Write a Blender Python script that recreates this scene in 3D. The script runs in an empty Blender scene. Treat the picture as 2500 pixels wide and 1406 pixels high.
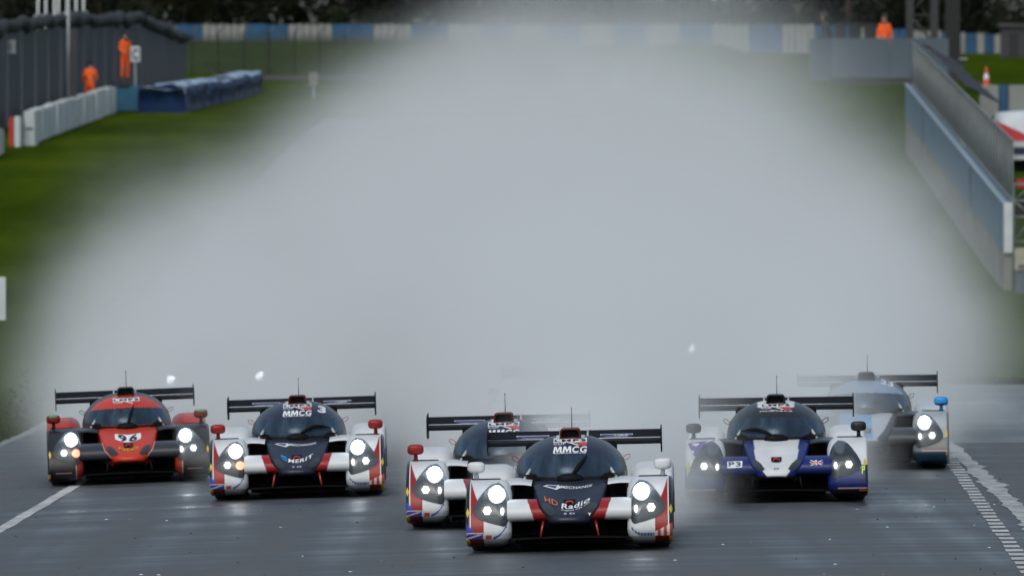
import bpy, bmesh, math, random
import numpy as np
from mathutils import Vector, Matrix, noise
from mathutils.bvhtree import BVHTree

R = math.radians
scene = bpy.context.scene
COL = scene.collection
random.seed(7)
rng = np.random.default_rng(7)

# ------------------------------------------------------------------ camera
CAM_Z = 3.45
cd = bpy.data.cameras.new('camera')
cam = bpy.data.objects.new('camera', cd)
COL.objects.link(cam)
cd.sensor_width = 36.0
cd.lens = 400.3                      # 27800 px focal length on a 2500 px wide frame
cd.clip_start = 1.0
cd.clip_end = 4000.0
FPX = 27800.0
HOR = 409.0                          # image row (of 1406) of the road plane's horizon
cam.location = (0, 0, CAM_Z)
cam.rotation_euler = (R(90) - math.atan((703.0 - HOR) / FPX), 0, 0)
cd.dof.use_dof = True
cd.dof.focus_distance = 106.0
cd.dof.aperture_fstop = 6.8
scene.camera = cam

# ------------------------------------------------------------------ sky and light
world = bpy.data.worlds.new('World')
scene.world = world
world.use_nodes = True
wn = world.node_tree
wn.nodes.clear()
SUN_EL, SUN_AZ = R(52), R(200)
sky = wn.nodes.new('ShaderNodeTexSky')
sky.sky_type = 'NISHITA'
sky.sun_disc = False
sky.sun_elevation = SUN_EL
sky.sun_rotation = SUN_AZ
sky.air_density = 1.0
sky.dust_density = 4.0
sky.ozone_density = 1.0
hs = wn.nodes.new('ShaderNodeHueSaturation')
hs.inputs['Saturation'].default_value = 0.75      # a closed grey cloud deck, still a little blue
bgn = wn.nodes.new('ShaderNodeBackground')
bgn.inputs['Strength'].default_value = 0.142
wo = wn.nodes.new('ShaderNodeOutputWorld')
wn.links.new(sky.outputs[0], hs.inputs['Color'])
tint = wn.nodes.new('ShaderNodeVectorMath'); tint.operation = 'MULTIPLY'
tint.inputs[1].default_value = (0.955, 1.01, 1.0)     # grey-green rain light
wn.links.new(hs.outputs[0], tint.inputs[0])
wn.links.new(tint.outputs[0], bgn.inputs['Color'])
wn.links.new(bgn.outputs[0], wo.inputs['Surface'])

sl = bpy.data.lights.new('sun', 'SUN')
sl.energy = 0.6
sl.angle = R(40)
sl.color = (1.0, 0.97, 0.92)
sun = bpy.data.objects.new('sun', sl)
COL.objects.link(sun)
sdir = Vector((math.sin(SUN_AZ) * math.cos(SUN_EL), math.cos(SUN_AZ) * math.cos(SUN_EL), math.sin(SUN_EL)))
sun.rotation_euler = sdir.to_track_quat('Z', 'Y').to_euler()

scene.view_settings.view_transform = 'Standard'
scene.view_settings.look = 'None'
scene.view_settings.exposure = 0.0
scene.view_settings.gamma = 1.0
scene.view_settings.use_curve_mapping = False
cy = scene.cycles
cy.max_bounces = 14
cy.diffuse_bounces = 3
cy.glossy_bounces = 4
cy.transmission_bounces = 4
cy.transparent_max_bounces = 12
cy.volume_bounces = 10
cy.use_adaptive_sampling = True
cy.adaptive_threshold = 0.025
cy.use_denoising = True
try:
    cy.denoiser = 'OPENIMAGEDENOISE'
except Exception:
    pass
cy.caustics_reflective = False
cy.caustics_refractive = False
cy.sample_clamp_indirect = 4.0

# ------------------------------------------------------------------ materials
def new_mat(name):
    m = bpy.data.materials.new(name)
    m.use_nodes = True
    nt = m.node_tree
    b = nt.nodes['Principled BSDF']
    return m, nt, b

def plain(name, col, rough=0.5, metal=0.0, coat=0.0, var=0.12, scale=3.0, spec=0.5, bump=0.0):
    """principled colour with a little procedural variation"""
    m, nt, b = new_mat(name)
    tc = nt.nodes.new('ShaderNodeTexCoord')
    nz = nt.nodes.new('ShaderNodeTexNoise')
    nz.inputs['Scale'].default_value = scale
    nz.inputs['Detail'].default_value = 5.0
    nt.links.new(tc.outputs['Object'], nz.inputs['Vector'])
    mr = nt.nodes.new('ShaderNodeMapRange')
    mr.inputs['From Min'].default_value = 0.3
    mr.inputs['From Max'].default_value = 0.7
    mr.inputs['To Min'].default_value = 1.0 - var
    mr.inputs['To Max'].default_value = 1.0 + var
    nt.links.new(nz.outputs['Fac'], mr.inputs['Value'])
    mx = nt.nodes.new('ShaderNodeVectorMath')
    mx.operation = 'SCALE'
    mx.inputs[0].default_value = col
    nt.links.new(mr.outputs[0], mx.inputs['Scale'])
    nt.links.new(mx.outputs[0], b.inputs['Base Color'])
    b.inputs['Roughness'].default_value = rough
    b.inputs['Metallic'].default_value = metal
    b.inputs['Coat Weight'].default_value = coat
    b.inputs['Coat Roughness'].default_value = 0.08
    b.inputs['Specular IOR Level'].default_value = spec
    if bump > 0:
        bp = nt.nodes.new('ShaderNodeBump')
        bp.inputs['Strength'].default_value = bump
        bp.inputs['Distance'].default_value = 0.02
        nt.links.new(nz.outputs['Fac'], bp.inputs['Height'])
        nt.links.new(bp.outputs[0], b.inputs['Normal'])
    return m

def emit(name, col, strength):
    m, nt, b = new_mat(name)
    b.inputs['Base Color'].default_value = (0.8, 0.8, 0.8, 1)
    b.inputs['Emission Color'].default_value = (*col, 1)
    b.inputs['Emission Strength'].default_value = strength
    return m

def paint_mat():
    """racing paint: livery colours from the mesh, clear coat, a film of road grime"""
    m, nt, b = new_mat('livery_paint')
    at = nt.nodes.new('ShaderNodeAttribute')
    at.attribute_name = 'Col'
    tc = nt.nodes.new('ShaderNodeTexCoord')
    nz = nt.nodes.new('ShaderNodeTexNoise')
    nz.inputs['Scale'].default_value = 5.0
    nz.inputs['Detail'].default_value = 8.0
    nz.inputs['Roughness'].default_value = 0.65
    nt.links.new(tc.outputs['Object'], nz.inputs['Vector'])
    rp = nt.nodes.new('ShaderNodeMapRange')
    rp.inputs['From Min'].default_value = 0.45
    rp.inputs['From Max'].default_value = 0.75
    rp.inputs['To Max'].default_value = 0.16
    nt.links.new(nz.outputs['Fac'], rp.inputs['Value'])
    mx = nt.nodes.new('ShaderNodeMix')
    mx.data_type = 'RGBA'
    mx.inputs['B'].default_value = (0.07, 0.07, 0.07, 1)
    nt.links.new(rp.outputs[0], mx.inputs['Factor'])
    nt.links.new(at.outputs['Color'], mx.inputs['A'])
    nt.links.new(mx.outputs['Result'], b.inputs['Base Color'])
    rr = nt.nodes.new('ShaderNodeMapRange')
    rr.inputs['To Min'].default_value = 0.22
    rr.inputs['To Max'].default_value = 0.5
    nt.links.new(nz.outputs['Fac'], rr.inputs['Value'])
    nt.links.new(rr.outputs[0], b.inputs['Roughness'])
    b.inputs['Coat Weight'].default_value = 0.12
    b.inputs['Coat Roughness'].default_value = 0.06
    b.inputs['Specular IOR Level'].default_value = 0.25
    return m

def screen_mat():
    """tinted polycarbonate windscreen: see-through, glossy, wet speckle"""
    m, nt, b = new_mat('windscreen_polycarbonate')
    nt.nodes.remove(b)
    out = nt.nodes['Material Output']
    tr = nt.nodes.new('ShaderNodeBsdfTransparent')
    tr.inputs['Color'].default_value = (0.34, 0.38, 0.45, 1)
    gl = nt.nodes.new('ShaderNodeBsdfGlossy')
    gl.inputs['Roughness'].default_value = 0.12
    gl.inputs['Color'].default_value = (0.42, 0.54, 0.68, 1)
    df = nt.nodes.new('ShaderNodeBsdfDiffuse')
    df.inputs['Color'].default_value = (0.060, 0.098, 0.150, 1)
    tc = nt.nodes.new('ShaderNodeTexCoord')
    nz = nt.nodes.new('ShaderNodeTexNoise')
    nz.inputs['Scale'].default_value = 1.0
    nz.inputs['Detail'].default_value = 4.0
    nz.inputs['Roughness'].default_value = 0.6
    mpw = nt.nodes.new('ShaderNodeMapping'); mpw.inputs['Scale'].default_value = (11.0, 1.5, 2.2)
    nt.links.new(tc.outputs['Object'], mpw.inputs['Vector'])
    nt.links.new(mpw.outputs[0], nz.inputs['Vector'])
    mr = nt.nodes.new('ShaderNodeMapRange')
    mr.inputs['From Min'].default_value = 0.35
    mr.inputs['From Max'].default_value = 0.7
    mr.inputs['To Min'].default_value = 0.25
    mr.inputs['To Max'].default_value = 0.7
    nt.links.new(nz.outputs['Fac'], mr.inputs['Value'])
    m1 = nt.nodes.new('ShaderNodeMixShader')
    nt.links.new(mr.outputs[0], m1.inputs[0])
    nt.links.new(tr.outputs[0], m1.inputs[1])
    nt.links.new(df.outputs[0], m1.inputs[2])
    fr = nt.nodes.new('ShaderNodeLayerWeight')
    fr.inputs['Blend'].default_value = 0.5
    pw = nt.nodes.new('ShaderNodeMath'); pw.operation = 'POWER'; pw.inputs[1].default_value = 3.0
    nt.links.new(fr.outputs['Facing'], pw.inputs[0])
    pm = nt.nodes.new('ShaderNodeMath'); pm.operation = 'MULTIPLY_ADD'; pm.inputs[1].default_value = 0.5; pm.inputs[2].default_value = 0.05
    nt.links.new(pw.outputs[0], pm.inputs[0])
    m2 = nt.nodes.new('ShaderNodeMixShader')
    nt.links.new(pm.outputs[0], m2.inputs[0])
    nt.links.new(m1.outputs[0], m2.inputs[1])
    nt.links.new(gl.outputs[0], m2.inputs[2])
    nt.links.new(m2.outputs[0], out.inputs['Surface'])
    return m

def cover_mat():
    """clear headlight cover"""
    m, nt, b = new_mat('headlight_cover')
    nt.nodes.remove(b)
    out = nt.nodes['Material Output']
    tr = nt.nodes.new('ShaderNodeBsdfTransparent')
    tr.inputs['Color'].default_value = (0.82, 0.86, 0.88, 1)
    gl = nt.nodes.new('ShaderNodeBsdfGlossy')
    gl.inputs['Roughness'].default_value = 0.06
    fr = nt.nodes.new('ShaderNodeLayerWeight')
    fr.inputs['Blend'].default_value = 0.5
    pw = nt.nodes.new('ShaderNodeMath'); pw.operation = 'POWER'; pw.inputs[1].default_value = 4.0
    nt.links.new(fr.outputs['Facing'], pw.inputs[0])
    pm = nt.nodes.new('ShaderNodeMath'); pm.operation = 'MULTIPLY_ADD'; pm.inputs[1].default_value = 0.6; pm.inputs[2].default_value = 0.04
    nt.links.new(pw.outputs[0], pm.inputs[0])
    tl = nt.nodes.new('ShaderNodeBsdfTranslucent'); tl.inputs['Color'].default_value = (.8, .84, .88, 1)
    mg = nt.nodes.new('ShaderNodeMixShader'); mg.inputs[0].default_value = .14
    nt.links.new(tr.outputs[0], mg.inputs[1]); nt.links.new(tl.outputs[0], mg.inputs[2])
    m2 = nt.nodes.new('ShaderNodeMixShader')
    nt.links.new(pm.outputs[0], m2.inputs[0])
    nt.links.new(mg.outputs[0], m2.inputs[1])
    nt.links.new(gl.outputs[0], m2.inputs[2])
    nt.links.new(m2.outputs[0], out.inputs['Surface'])
    return m

def asphalt_mat(name, dark, light, rlo, rhi, sx, sy):
    m, nt, b = new_mat(name)
    tc = nt.nodes.new('ShaderNodeTexCoord')
    mp = nt.nodes.new('ShaderNodeMapping')
    mp.inputs['Scale'].default_value = (sx, sy, 1.0)
    nt.links.new(tc.outputs['Object'], mp.inputs['Vector'])
    n1 = nt.nodes.new('ShaderNodeTexNoise')
    n1.inputs['Scale'].default_value = 1.0
    n1.inputs['Detail'].default_value = 7.0
    n1.inputs['Roughness'].default_value = 0.6
    nt.links.new(mp.outputs[0], n1.inputs['Vector'])
    n2 = nt.nodes.new('ShaderNodeTexNoise')
    n2.inputs['Scale'].default_value = 16.0
    n2.inputs['Detail'].default_value = 6.0
    n2.inputs['Roughness'].default_value = 0.7
    nt.links.new(tc.outputs['Object'], n2.inputs['Vector'])
    n3 = nt.nodes.new('ShaderNodeTexNoise')          # wheel-track bands running along the road
    m3 = nt.nodes.new('ShaderNodeMapping')
    m3.inputs['Scale'].default_value = (1.1, 0.02, 1.0)
    nt.links.new(tc.outputs['Object'], m3.inputs['Vector'])
    nt.links.new(m3.outputs[0], n3.inputs['Vector'])
    n3.inputs['Scale'].default_value = 1.0
    n3.inputs['Detail'].default_value = 3.0
    ad = nt.nodes.new('ShaderNodeMath'); ad.operation = 'ADD'
    nt.links.new(n1.outputs['Fac'], ad.inputs[0])
    nt.links.new(n3.outputs['Fac'], ad.inputs[1])
    cr = nt.nodes.new('ShaderNodeValToRGB')
    cr.color_ramp.elements[0].position = 0.42
    cr.color_ramp.elements[1].position = 0.60
    cr.color_ramp.elements[0].color = (*dark, 1)
    cr.color_ramp.elements[1].color = (*light, 1)
    hf = nt.nodes.new('ShaderNodeMath'); hf.operation = 'MULTIPLY'; hf.inputs[1].default_value = 0.5
    nt.links.new(ad.outputs[0], hf.inputs[0])
    nt.links.new(hf.outputs[0], cr.inputs['Fac'])
    mm = nt.nodes.new('ShaderNodeMix'); mm.data_type = 'RGBA'; mm.blend_type = 'MULTIPLY'
    mm.inputs['Factor'].default_value = 0.5
    nt.links.new(cr.outputs['Color'], mm.inputs['A'])
    nt.links.new(n2.outputs['Color'], mm.inputs['B'])
    nt.links.new(mm.outputs['Result'], b.inputs['Base Color'])
    mr = nt.nodes.new('ShaderNodeMapRange')
    mr.inputs['From Min'].default_value = 0.36
    mr.inputs['From Max'].default_value = 0.64
    mr.inputs['To Min'].default_value = rlo
    mr.inputs['To Max'].default_value = rhi
    nt.links.new(hf.outputs[0], mr.inputs['Value'])
    nt.links.new(mr.outputs[0], b.inputs['Roughness'])
    b.inputs['Specular IOR Level'].default_value = 0.4
    bp = nt.nodes.new('ShaderNodeBump')
    bp.inputs['Strength'].default_value = 0.35
    bp.inputs['Distance'].default_value = 0.006
    nt.links.new(n2.outputs['Fac'], bp.inputs['Height'])
    nt.links.new(bp.outputs[0], b.inputs['Normal'])
    return m

def grass_mat():
    m, nt, b = new_mat('mown_grass')
    tc = nt.nodes.new('ShaderNodeTexCoord')
    mp = nt.nodes.new('ShaderNodeMapping')
    mp.inputs['Scale'].default_value = (0.35, 0.05, 0.3)
    nt.links.new(tc.outputs['Object'], mp.inputs['Vector'])
    n1 = nt.nodes.new('ShaderNodeTexNoise')
    n1.inputs['Scale'].default_value = 1.0
    n1.inputs['Detail'].default_value = 6.0
    nt.links.new(mp.outputs[0], n1.inputs['Vector'])
    n2 = nt.nodes.new('ShaderNodeTexNoise')
    n2.inputs['Scale'].default_value = 3.0
    n2.inputs['Detail'].default_value = 6.0
    n2.inputs['Roughness'].default_value = 0.75
    nt.links.new(tc.outputs['Object'], n2.inputs['Vector'])
    ad = nt.nodes.new('ShaderNodeMath'); ad.operation = 'ADD'
    nt.links.new(n1.outputs['Fac'], ad.inputs[0])
    nt.links.new(n2.outputs['Fac'], ad.inputs[1])
    hf = nt.nodes.new('ShaderNodeMath'); hf.operation = 'MULTIPLY'; hf.inputs[1].default_value = 0.5
    nt.links.new(ad.outputs[0], hf.inputs[0])
    cr = nt.nodes.new('ShaderNodeValToRGB')
    e = cr.color_ramp.elements
    e[0].position = 0.36; e[0].color = (0.017, 0.034, 0.0035, 1)
    e[1].position = 0.66; e[1].color = (0.062, 0.088, 0.006, 1)
    k = e.new(0.5); k.color = (0.033, 0.056, 0.0045, 1)
    nt.links.new(hf.outputs[0], cr.inputs['Fac'])
    nt.links.new(cr.outputs['Color'], b.inputs['Base Color'])
    b.inputs['Roughness'].default_value = 0.95
    b.inputs['Specular IOR Level'].default_value = 0.0
    bp = nt.nodes.new('ShaderNodeBump')
    bp.inputs['Strength'].default_value = 0.6
    bp.inputs['Distance'].default_value = 0.06
    nt.links.new(n2.outputs['Fac'], bp.inputs['Height'])
    nt.links.new(bp.outputs[0], b.inputs['Normal'])
    return m

def volume_mat(name, density, col=(0.93, 0.955, 0.97), aniso=0.15):
    m = bpy.data.materials.new(name)
    m.use_nodes = True
    nt = m.node_tree
    nt.nodes.clear()
    out = nt.nodes.new('ShaderNodeOutputMaterial')
    pv = nt.nodes.new('ShaderNodeVolumePrincipled')
    pv.inputs['Color'].default_value = (*col, 1)
    pv.inputs['Density'].default_value = density
    pv.inputs['Anisotropy'].default_value = aniso
    nt.links.new(pv.outputs[0], out.inputs['Volume'])
    return m

M = {}
M['paint'] = paint_mat()
M['screen'] = screen_mat()
M['cover'] = cover_mat()
M['carbon'] = plain('carbon_fibre', (0.0045, 0.005, 0.006), 0.55, var=0.3, scale=12, spec=0.12)
M['matt_black'] = plain('matt_black', (0.004, 0.004, 0.005), 0.7, var=0.3, scale=9, spec=0.15)
M['rubber'] = plain('tyre_rubber', (0.012, 0.012, 0.013), 0.8, var=0.3, scale=14, bump=0.2)
M['rim'] = plain('dark_alloy', (0.06, 0.06, 0.065), 0.4, metal=0.8, var=0.2)
M['housing'] = plain('lamp_housing', (0.040, 0.046, 0.052), 0.40, metal=0.4, var=0.25, scale=7)
M['chrome'] = plain('lamp_reflector', (0.55, 0.58, 0.60), 0.45, metal=0.7, var=0.1)
M['dim_chrome'] = plain('dark_reflector', (0.16, 0.165, 0.17), 0.35, metal=0.6, var=0.1)
M['lamp'] = emit('lit_headlamp', (0.93, 0.97, 1.0), 40.0)
M['led'] = emit('lit_led', (1.0, 0.96, 0.93), 4.0)
M['amber'] = emit('lit_indicator', (1.0, 0.17, 0.0), 2.6)
M['lamp_off'] = plain('unlit_lamp_glass', (0.12, 0.13, 0.15), 0.2, var=0.1)
M['bracket'] = plain('bare_aluminium', (0.5, 0.52, 0.52), 0.4, metal=0.6)
M['print_white'] = plain('white_vinyl', (0.72, 0.74, 0.78), 0.4, var=0.08, scale=20)
M['print_black'] = plain('black_vinyl', (0.012, 0.012, 0.015), 0.4)
M['print_navy'] = plain('navy_vinyl', (0.03, 0.05, 0.16), 0.4)
M['print_red'] = plain('red_vinyl', (0.45, 0.035, 0.035), 0.4)
M['print_blue'] = plain('blue_vinyl', (0.02, 0.22, 0.55), 0.4)
M['print_orange'] = plain('orange_vinyl', (0.60, 0.14, 0.02), 0.4)
M['print_yellow'] = plain('yellow_vinyl', (0.58, 0.42, 0.01), 0.4)
M['print_lime'] = plain('lime_vinyl', (0.45, 0.65, 0.03), 0.4)
M['print_purple'] = plain('purple_vinyl', (0.10, 0.05, 0.24), 0.4)
M['lens_dark'] = plain('dark_moulding', (0.02, 0.022, 0.022), 0.3, coat=0.3)
M['wire_red'] = plain('red_cable', (0.28, 0.02, 0.015), 0.5)
M['asphalt'] = asphalt_mat('damp_asphalt', (0.024, 0.027, 0.030), (0.100, 0.106, 0.111), 0.24, 0.76, 0.10, 0.55)
M['asphalt_wet'] = asphalt_mat('soaked_asphalt', (0.035, 0.04, 0.043), (0.085, 0.095, 0.1), 0.22, 0.5, 0.25, 0.35)
M['line'] = plain('worn_white_paint', (0.40, 0.41, 0.41), 0.5, var=0.4, scale=4)
M['kerb'] = plain('dirty_edge_concrete', (0.17, 0.18, 0.17), 0.6, var=0.4, scale=3)
M['scuffed'] = plain('scuffed_pale_paint', (0.30, 0.31, 0.31), 0.5, var=0.6, scale=5)
M['grass'] = grass_mat()
M['tuft'] = plain('grass_blades', (0.03, 0.045, 0.004), 0.9, var=0.4, scale=1.5, spec=0.0)
M['debris'] = plain('rubber_marbles', (0.008, 0.008, 0.008), 0.8)
M['fence_sheet'] = plain('grey_steel_sheet', (0.075, 0.083, 0.095), 0.6, var=0.2, scale=0.6)
M['dark_net'] = plain('black_netting', (0.012, 0.015, 0.016), 0.8, var=0.4, scale=2)
M['white_pvc'] = plain('white_pvc', (0.52, 0.56, 0.58), 0.45, var=0.18, scale=1.3)
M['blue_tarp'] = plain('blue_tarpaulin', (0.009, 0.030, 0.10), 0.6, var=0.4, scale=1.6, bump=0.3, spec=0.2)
M['tarp_top_glare'] = plain('wet_tarpaulin_glare', (0.17, 0.27, 0.46), 0.22, var=0.6, scale=1.4, bump=0.5)  # glare on the tarpaulin tops is painted in as a paler blue
M['teal'] = plain('teal_blue_panel', (0.02, 0.11, 0.20), 0.5)
M['wall_blue'] = plain('blue_painted_wall', (0.085, 0.165, 0.25), 0.55, var=0.25, scale=0.8)
M['cap_blue'] = plain('pale_blue_coping', (0.27, 0.33, 0.39), 0.5)
M['conc'] = plain('pale_concrete', (0.20, 0.20, 0.17), 0.85, var=0.35, scale=0.8)
M['steel'] = plain('galvanised_steel', (0.30, 0.33, 0.34), 0.45, metal=0.4, var=0.15)
M['wire'] = plain('dark_mesh_wire', (0.055, 0.065, 0.065), 0.55, metal=0.3)
M['grey_board'] = plain('blue_grey_board', (0.075, 0.105, 0.135), 0.6, var=0.1, scale=0.7)
M['dark_beam'] = plain('dark_steel_beam', (0.035, 0.037, 0.042), 0.6)
M['black_col'] = plain('black_cladding', (0.008, 0.009, 0.010), 0.6)
M['hivis'] = plain('orange_overalls', (0.95, 0.115, 0.006), 0.7, var=0.12, scale=6)
M['tape'] = plain('reflective_tape', (0.5, 0.2, 0.08), 0.4)
M['dark_cloth'] = plain('dark_cloth', (0.025, 0.028, 0.03), 0.85)
M['skin'] = plain('skin', (0.42, 0.24, 0.17), 0.55)
M['hair'] = plain('dark_hair', (0.02, 0.015, 0.012), 0.7)
M['red_cloth'] = plain('red_canvas', (0.36, 0.025, 0.025), 0.7)
M['navy'] = plain('navy_canvas', (0.02, 0.025, 0.05), 0.7)
M['white_wall'] = plain('white_painted_block', (0.24, 0.25, 0.24), 0.6, var=0.1, scale=1.0)
M['stripe_blue'] = plain('blue_painted_block', (0.012, 0.07, 0.16), 0.6, var=0.25, scale=1.0)
M['beige'] = plain('beige_box', (0.33, 0.32, 0.26), 0.7)
M['earth'] = plain('dark_earth', (0.03, 0.025, 0.02), 0.9, var=0.3, scale=0.3)
M['bark'] = plain('bark', (0.04, 0.032, 0.025), 0.9)
M['leaf_dark'] = plain('dark_foliage', (0.013, 0.018, 0.009), 0.9, var=0.5, scale=0.25, spec=0.1)
M['leaf_brown'] = plain('autumn_foliage', (0.024, 0.021, 0.010), 0.9, var=0.5, scale=0.25, spec=0.1)
M['cone_red'] = plain('cone_plastic', (0.5, 0.05, 0.02), 0.5)
M['white_steel'] = plain('white_painted_steel', (0.55, 0.58, 0.58), 0.45, var=0.1)

# ------------------------------------------------------------------ mesh helpers
def link(name, me, mats, parent=None):
    o = bpy.data.objects.new(name, me)
    COL.objects.link(o)
    for m in (mats if isinstance(mats, (list, tuple)) else [mats]):
        if m is not None:
            me.materials.append(m)
    if parent is not None:
        o.parent = parent
    return o

def mesh(name, V, F, mats, parent=None, smooth=True, cols=None, mi=None):
    me = bpy.data.meshes.new(name)
    V = np.asarray(V, dtype=float)
    me.from_pydata(V.tolist(), [], [list(map(int, f)) for f in F])
    me.polygons.foreach_set('use_smooth', [smooth] * len(me.polygons))
    if cols is not None:
        ca = me.color_attributes.new('Col', 'FLOAT_COLOR', 'POINT')
        c4 = np.ones((len(V), 4)); c4[:, :3] = cols
        ca.data.foreach_set('color', c4.ravel())
    o = link(name, me, mats, parent)
    if mi is not None:
        me.polygons.foreach_set('material_index', mi)
    me.update()
    return o

def grid_faces(nu, nv, off=0, closed_v=False):
    F = []
    mv = nv if closed_v else nv - 1
    for i in range(nu - 1):
        for j in range(mv):
            k = (j + 1) % nv
            F.append((off + i * nv + j, off + i * nv + k, off + (i + 1) * nv + k, off + (i + 1) * nv + j))
    return F

class MB:
    def __init__(self):
        self.V = []; self.F = []
    def add(self, V, F):
        o = len(self.V)
        self.V += [tuple(map(float, v)) for v in V]
        self.F += [tuple(o + i for i in f) for f in F]
        return self
    def box(self, x0, x1, y0, y1, z0, z1, rz=0.0, c=None):
        P = [(x0, y0, z0), (x1, y0, z0), (x1, y1, z0), (x0, y1, z0), (x0, y0, z1), (x1, y0, z1), (x1, y1, z1), (x0, y1, z1)]
        if rz:
            c = c or ((x0 + x1) / 2, (y0 + y1) / 2)
            cs, sn = math.cos(rz), math.sin(rz)
            P = [(c[0] + (x - c[0]) * cs - (y - c[1]) * sn, c[1] + (x - c[0]) * sn + (y - c[1]) * cs, z) for x, y, z in P]
        return self.add(P, [(0, 3, 2, 1), (4, 5, 6, 7), (0, 1, 5, 4), (1, 2, 6, 5), (2, 3, 7, 6), (3, 0, 4, 7)])
    def hexa(self, P):
        return self.add(P, [(0, 3, 2, 1), (4, 5, 6, 7), (0, 1, 5, 4), (1, 2, 6, 5), (2, 3, 7, 6), (3, 0, 4, 7)])
    def tube(self, pts, r, n=8, closed=False, cap=True):
        pts = [Vector(p) for p in pts]
        N = len(pts)
        rs = r if isinstance(r, (list, tuple)) else [r] * N
        o = len(self.V)
        up = Vector((0, 0, 1))
        for i, p in enumerate(pts):
            a = pts[(i - 1) % N] if (closed or i > 0) else p
            b = pts[(i + 1) % N] if (closed or i < N - 1) else p
            t = (b - a).normalized()
            s = t.cross(up)
            if s.length < 1e-3:
                s = t.cross(Vector((1, 0, 0)))
            s.normalize(); q = s.cross(t)
            for k in range(n):
                an = 2 * math.pi * k / n
                v = p + s * math.cos(an) * rs[i] + q * math.sin(an) * rs[i]
                self.V.append(tuple(v))
        for i in range(N if closed else N - 1):
            j = (i + 1) % N
            for k in range(n):
                l = (k + 1) % n
                self.F.append((o + i * n + k, o + i * n + l, o + j * n + l, o + j * n + k))
        if cap and not closed:
            self.F.append(tuple(o + k for k in range(n))[::-1])
            self.F.append(tuple(o + (N - 1) * n + k for k in range(n)))
        return self
    def build(self, name, mat, parent=None, smooth=False, bevel=0.0):
        o = mesh(name, self.V, self.F, mat, parent, smooth)
        if bevel > 0:
            bm = bmesh.new(); bm.from_mesh(o.data)
            bmesh.ops.bevel(bm, geom=list(bm.edges), offset=bevel, segments=2, affect='EDGES', clamp_overlap=True)
            bm.to_mesh(o.data); bm.free()
            o.data.polygons.foreach_set('use_smooth', [True] * len(o.data.polygons))
            o.data.set_sharp_from_angle(angle=R(35))
        return o

def lathe(prof, n=40, axis='x'):
    """profile (along axis, radius) -> verts, faces"""
    V = []
    for (a, r) in prof:
        for k in range(n):
            t = 2 * math.pi * k / n
            V.append((a, r * math.cos(t), r * math.sin(t)) if axis == 'x' else (r * math.cos(t), r * math.sin(t), a))
    return V, grid_faces(len(prof), n, 0, True)

def spline(P, n):
    """Catmull-Rom resampled to n points, roughly uniform in length"""
    P = np.asarray(P, float)
    Q = np.vstack([2 * P[0] - P[1], P, 2 * P[-1] - P[-2]])
    out = []
    for i in range(1, len(Q) - 2):
        t = np.linspace(0, 1, 40, endpoint=False)[:, None]
        a, b, c, d = Q[i - 1], Q[i], Q[i + 1], Q[i + 2]
        out.append(0.5 * ((2 * b) + (-a + c) * t + (2 * a - 5 * b + 4 * c - d) * t ** 2 + (-a + 3 * b - 3 * c + d) * t ** 3))
    C = np.vstack(out + [P[-1:]])
    L = np.concatenate([[0], np.cumsum(np.linalg.norm(np.diff(C, axis=0), axis=1))])
    s = np.linspace(0, L[-1], n)
    return np.column_stack([np.interp(s, L, C[:, k]) for k in range(C.shape[1])])

def thing(name, label, cat, loc=(0, 0, 0), group=None):
    o = bpy.data.objects.new(name, None)
    COL.objects.link(o)
    o.location = loc
    o['label'] = label; o['category'] = cat
    if group: o['group'] = group
    return o

def tag(o, label, cat, group=None):
    o['label'] = label; o['category'] = cat
    if group: o['group'] = group
    return o

def structure(o):
    o['kind'] = 'structure'
    return o

def px(x, y, D):
    """a point of the photograph at distance D, as a world position (used to survey the place)"""
    return ((x - 1250.0) / FPX * D, D, CAM_Z + (HOR - y) / FPX * D)

# ------------------------------------------------------------------ terrain
def smooth_profile(pts):
    d = np.arange(0, 1400, 2.0)
    z = np.interp(d, [p[0] for p in pts], [p[1] for p in pts])
    k = np.hanning(25); k /= k.sum()
    z = np.convolve(np.pad(z, 12, mode='edge'), k, mode='valid')
    return d, z
PL = smooth_profile([(0, -.30), (148, -.30), (200, .78), (355, 4.2), (450, 5.75), (606, 7.6), (700, 9.4), (870, 13.2), (960, 14.2), (1400, 15.0)])
PR = smooth_profile([(0, .05), (178, .05), (300, .16), (430, 4.0), (606, 7.4), (700, 9.2), (870, 12.9), (960, 13.6), (1400, 15.0)])
PQ = smooth_profile([(0, .05), (300, .15), (385, 2.0), (400, 4.9), (445, 6.6), (870, 12.2), (960, 13.0), (1400, 15.0)])

def ground_z(x, y):
    x = np.asarray(x, float); y = np.asarray(y, float)
    xc = np.clip(x, -7.2, 6.6)
    road = .024 * xc - .0018 * xc ** 2 - .0116
    zl = np.interp(y, *PL); zr = np.interp(y, *PR); zq = np.interp(y, *PQ)
    def ss(a, b, v):
        t = np.clip((v - a) / (b - a), 0, 1); return t * t * (3 - 2 * t)
    far = zl + (zr - zl) * ss(-7, 4, x)
    xw = 12.95 + .015 * np.clip(y - 300, 0, 200) + .25
    t = np.clip((x - xw) / 1.1, 0, 1); far = far + (zq - far) * t * t * (3 - 2 * t)
    w = ss(168, 210, y)
    left = ss(-6.9, -7.6, x)                       # verge leaves the road plane at once on the left
    wl = np.maximum(w, left * ss(60, 150, y))
    near = road + np.clip(x - 6.6, 0, 30) * 0.0
    return near * (1 - wl) + far * wl

def gz(x, y):
    return float(ground_z(x, y))

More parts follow.
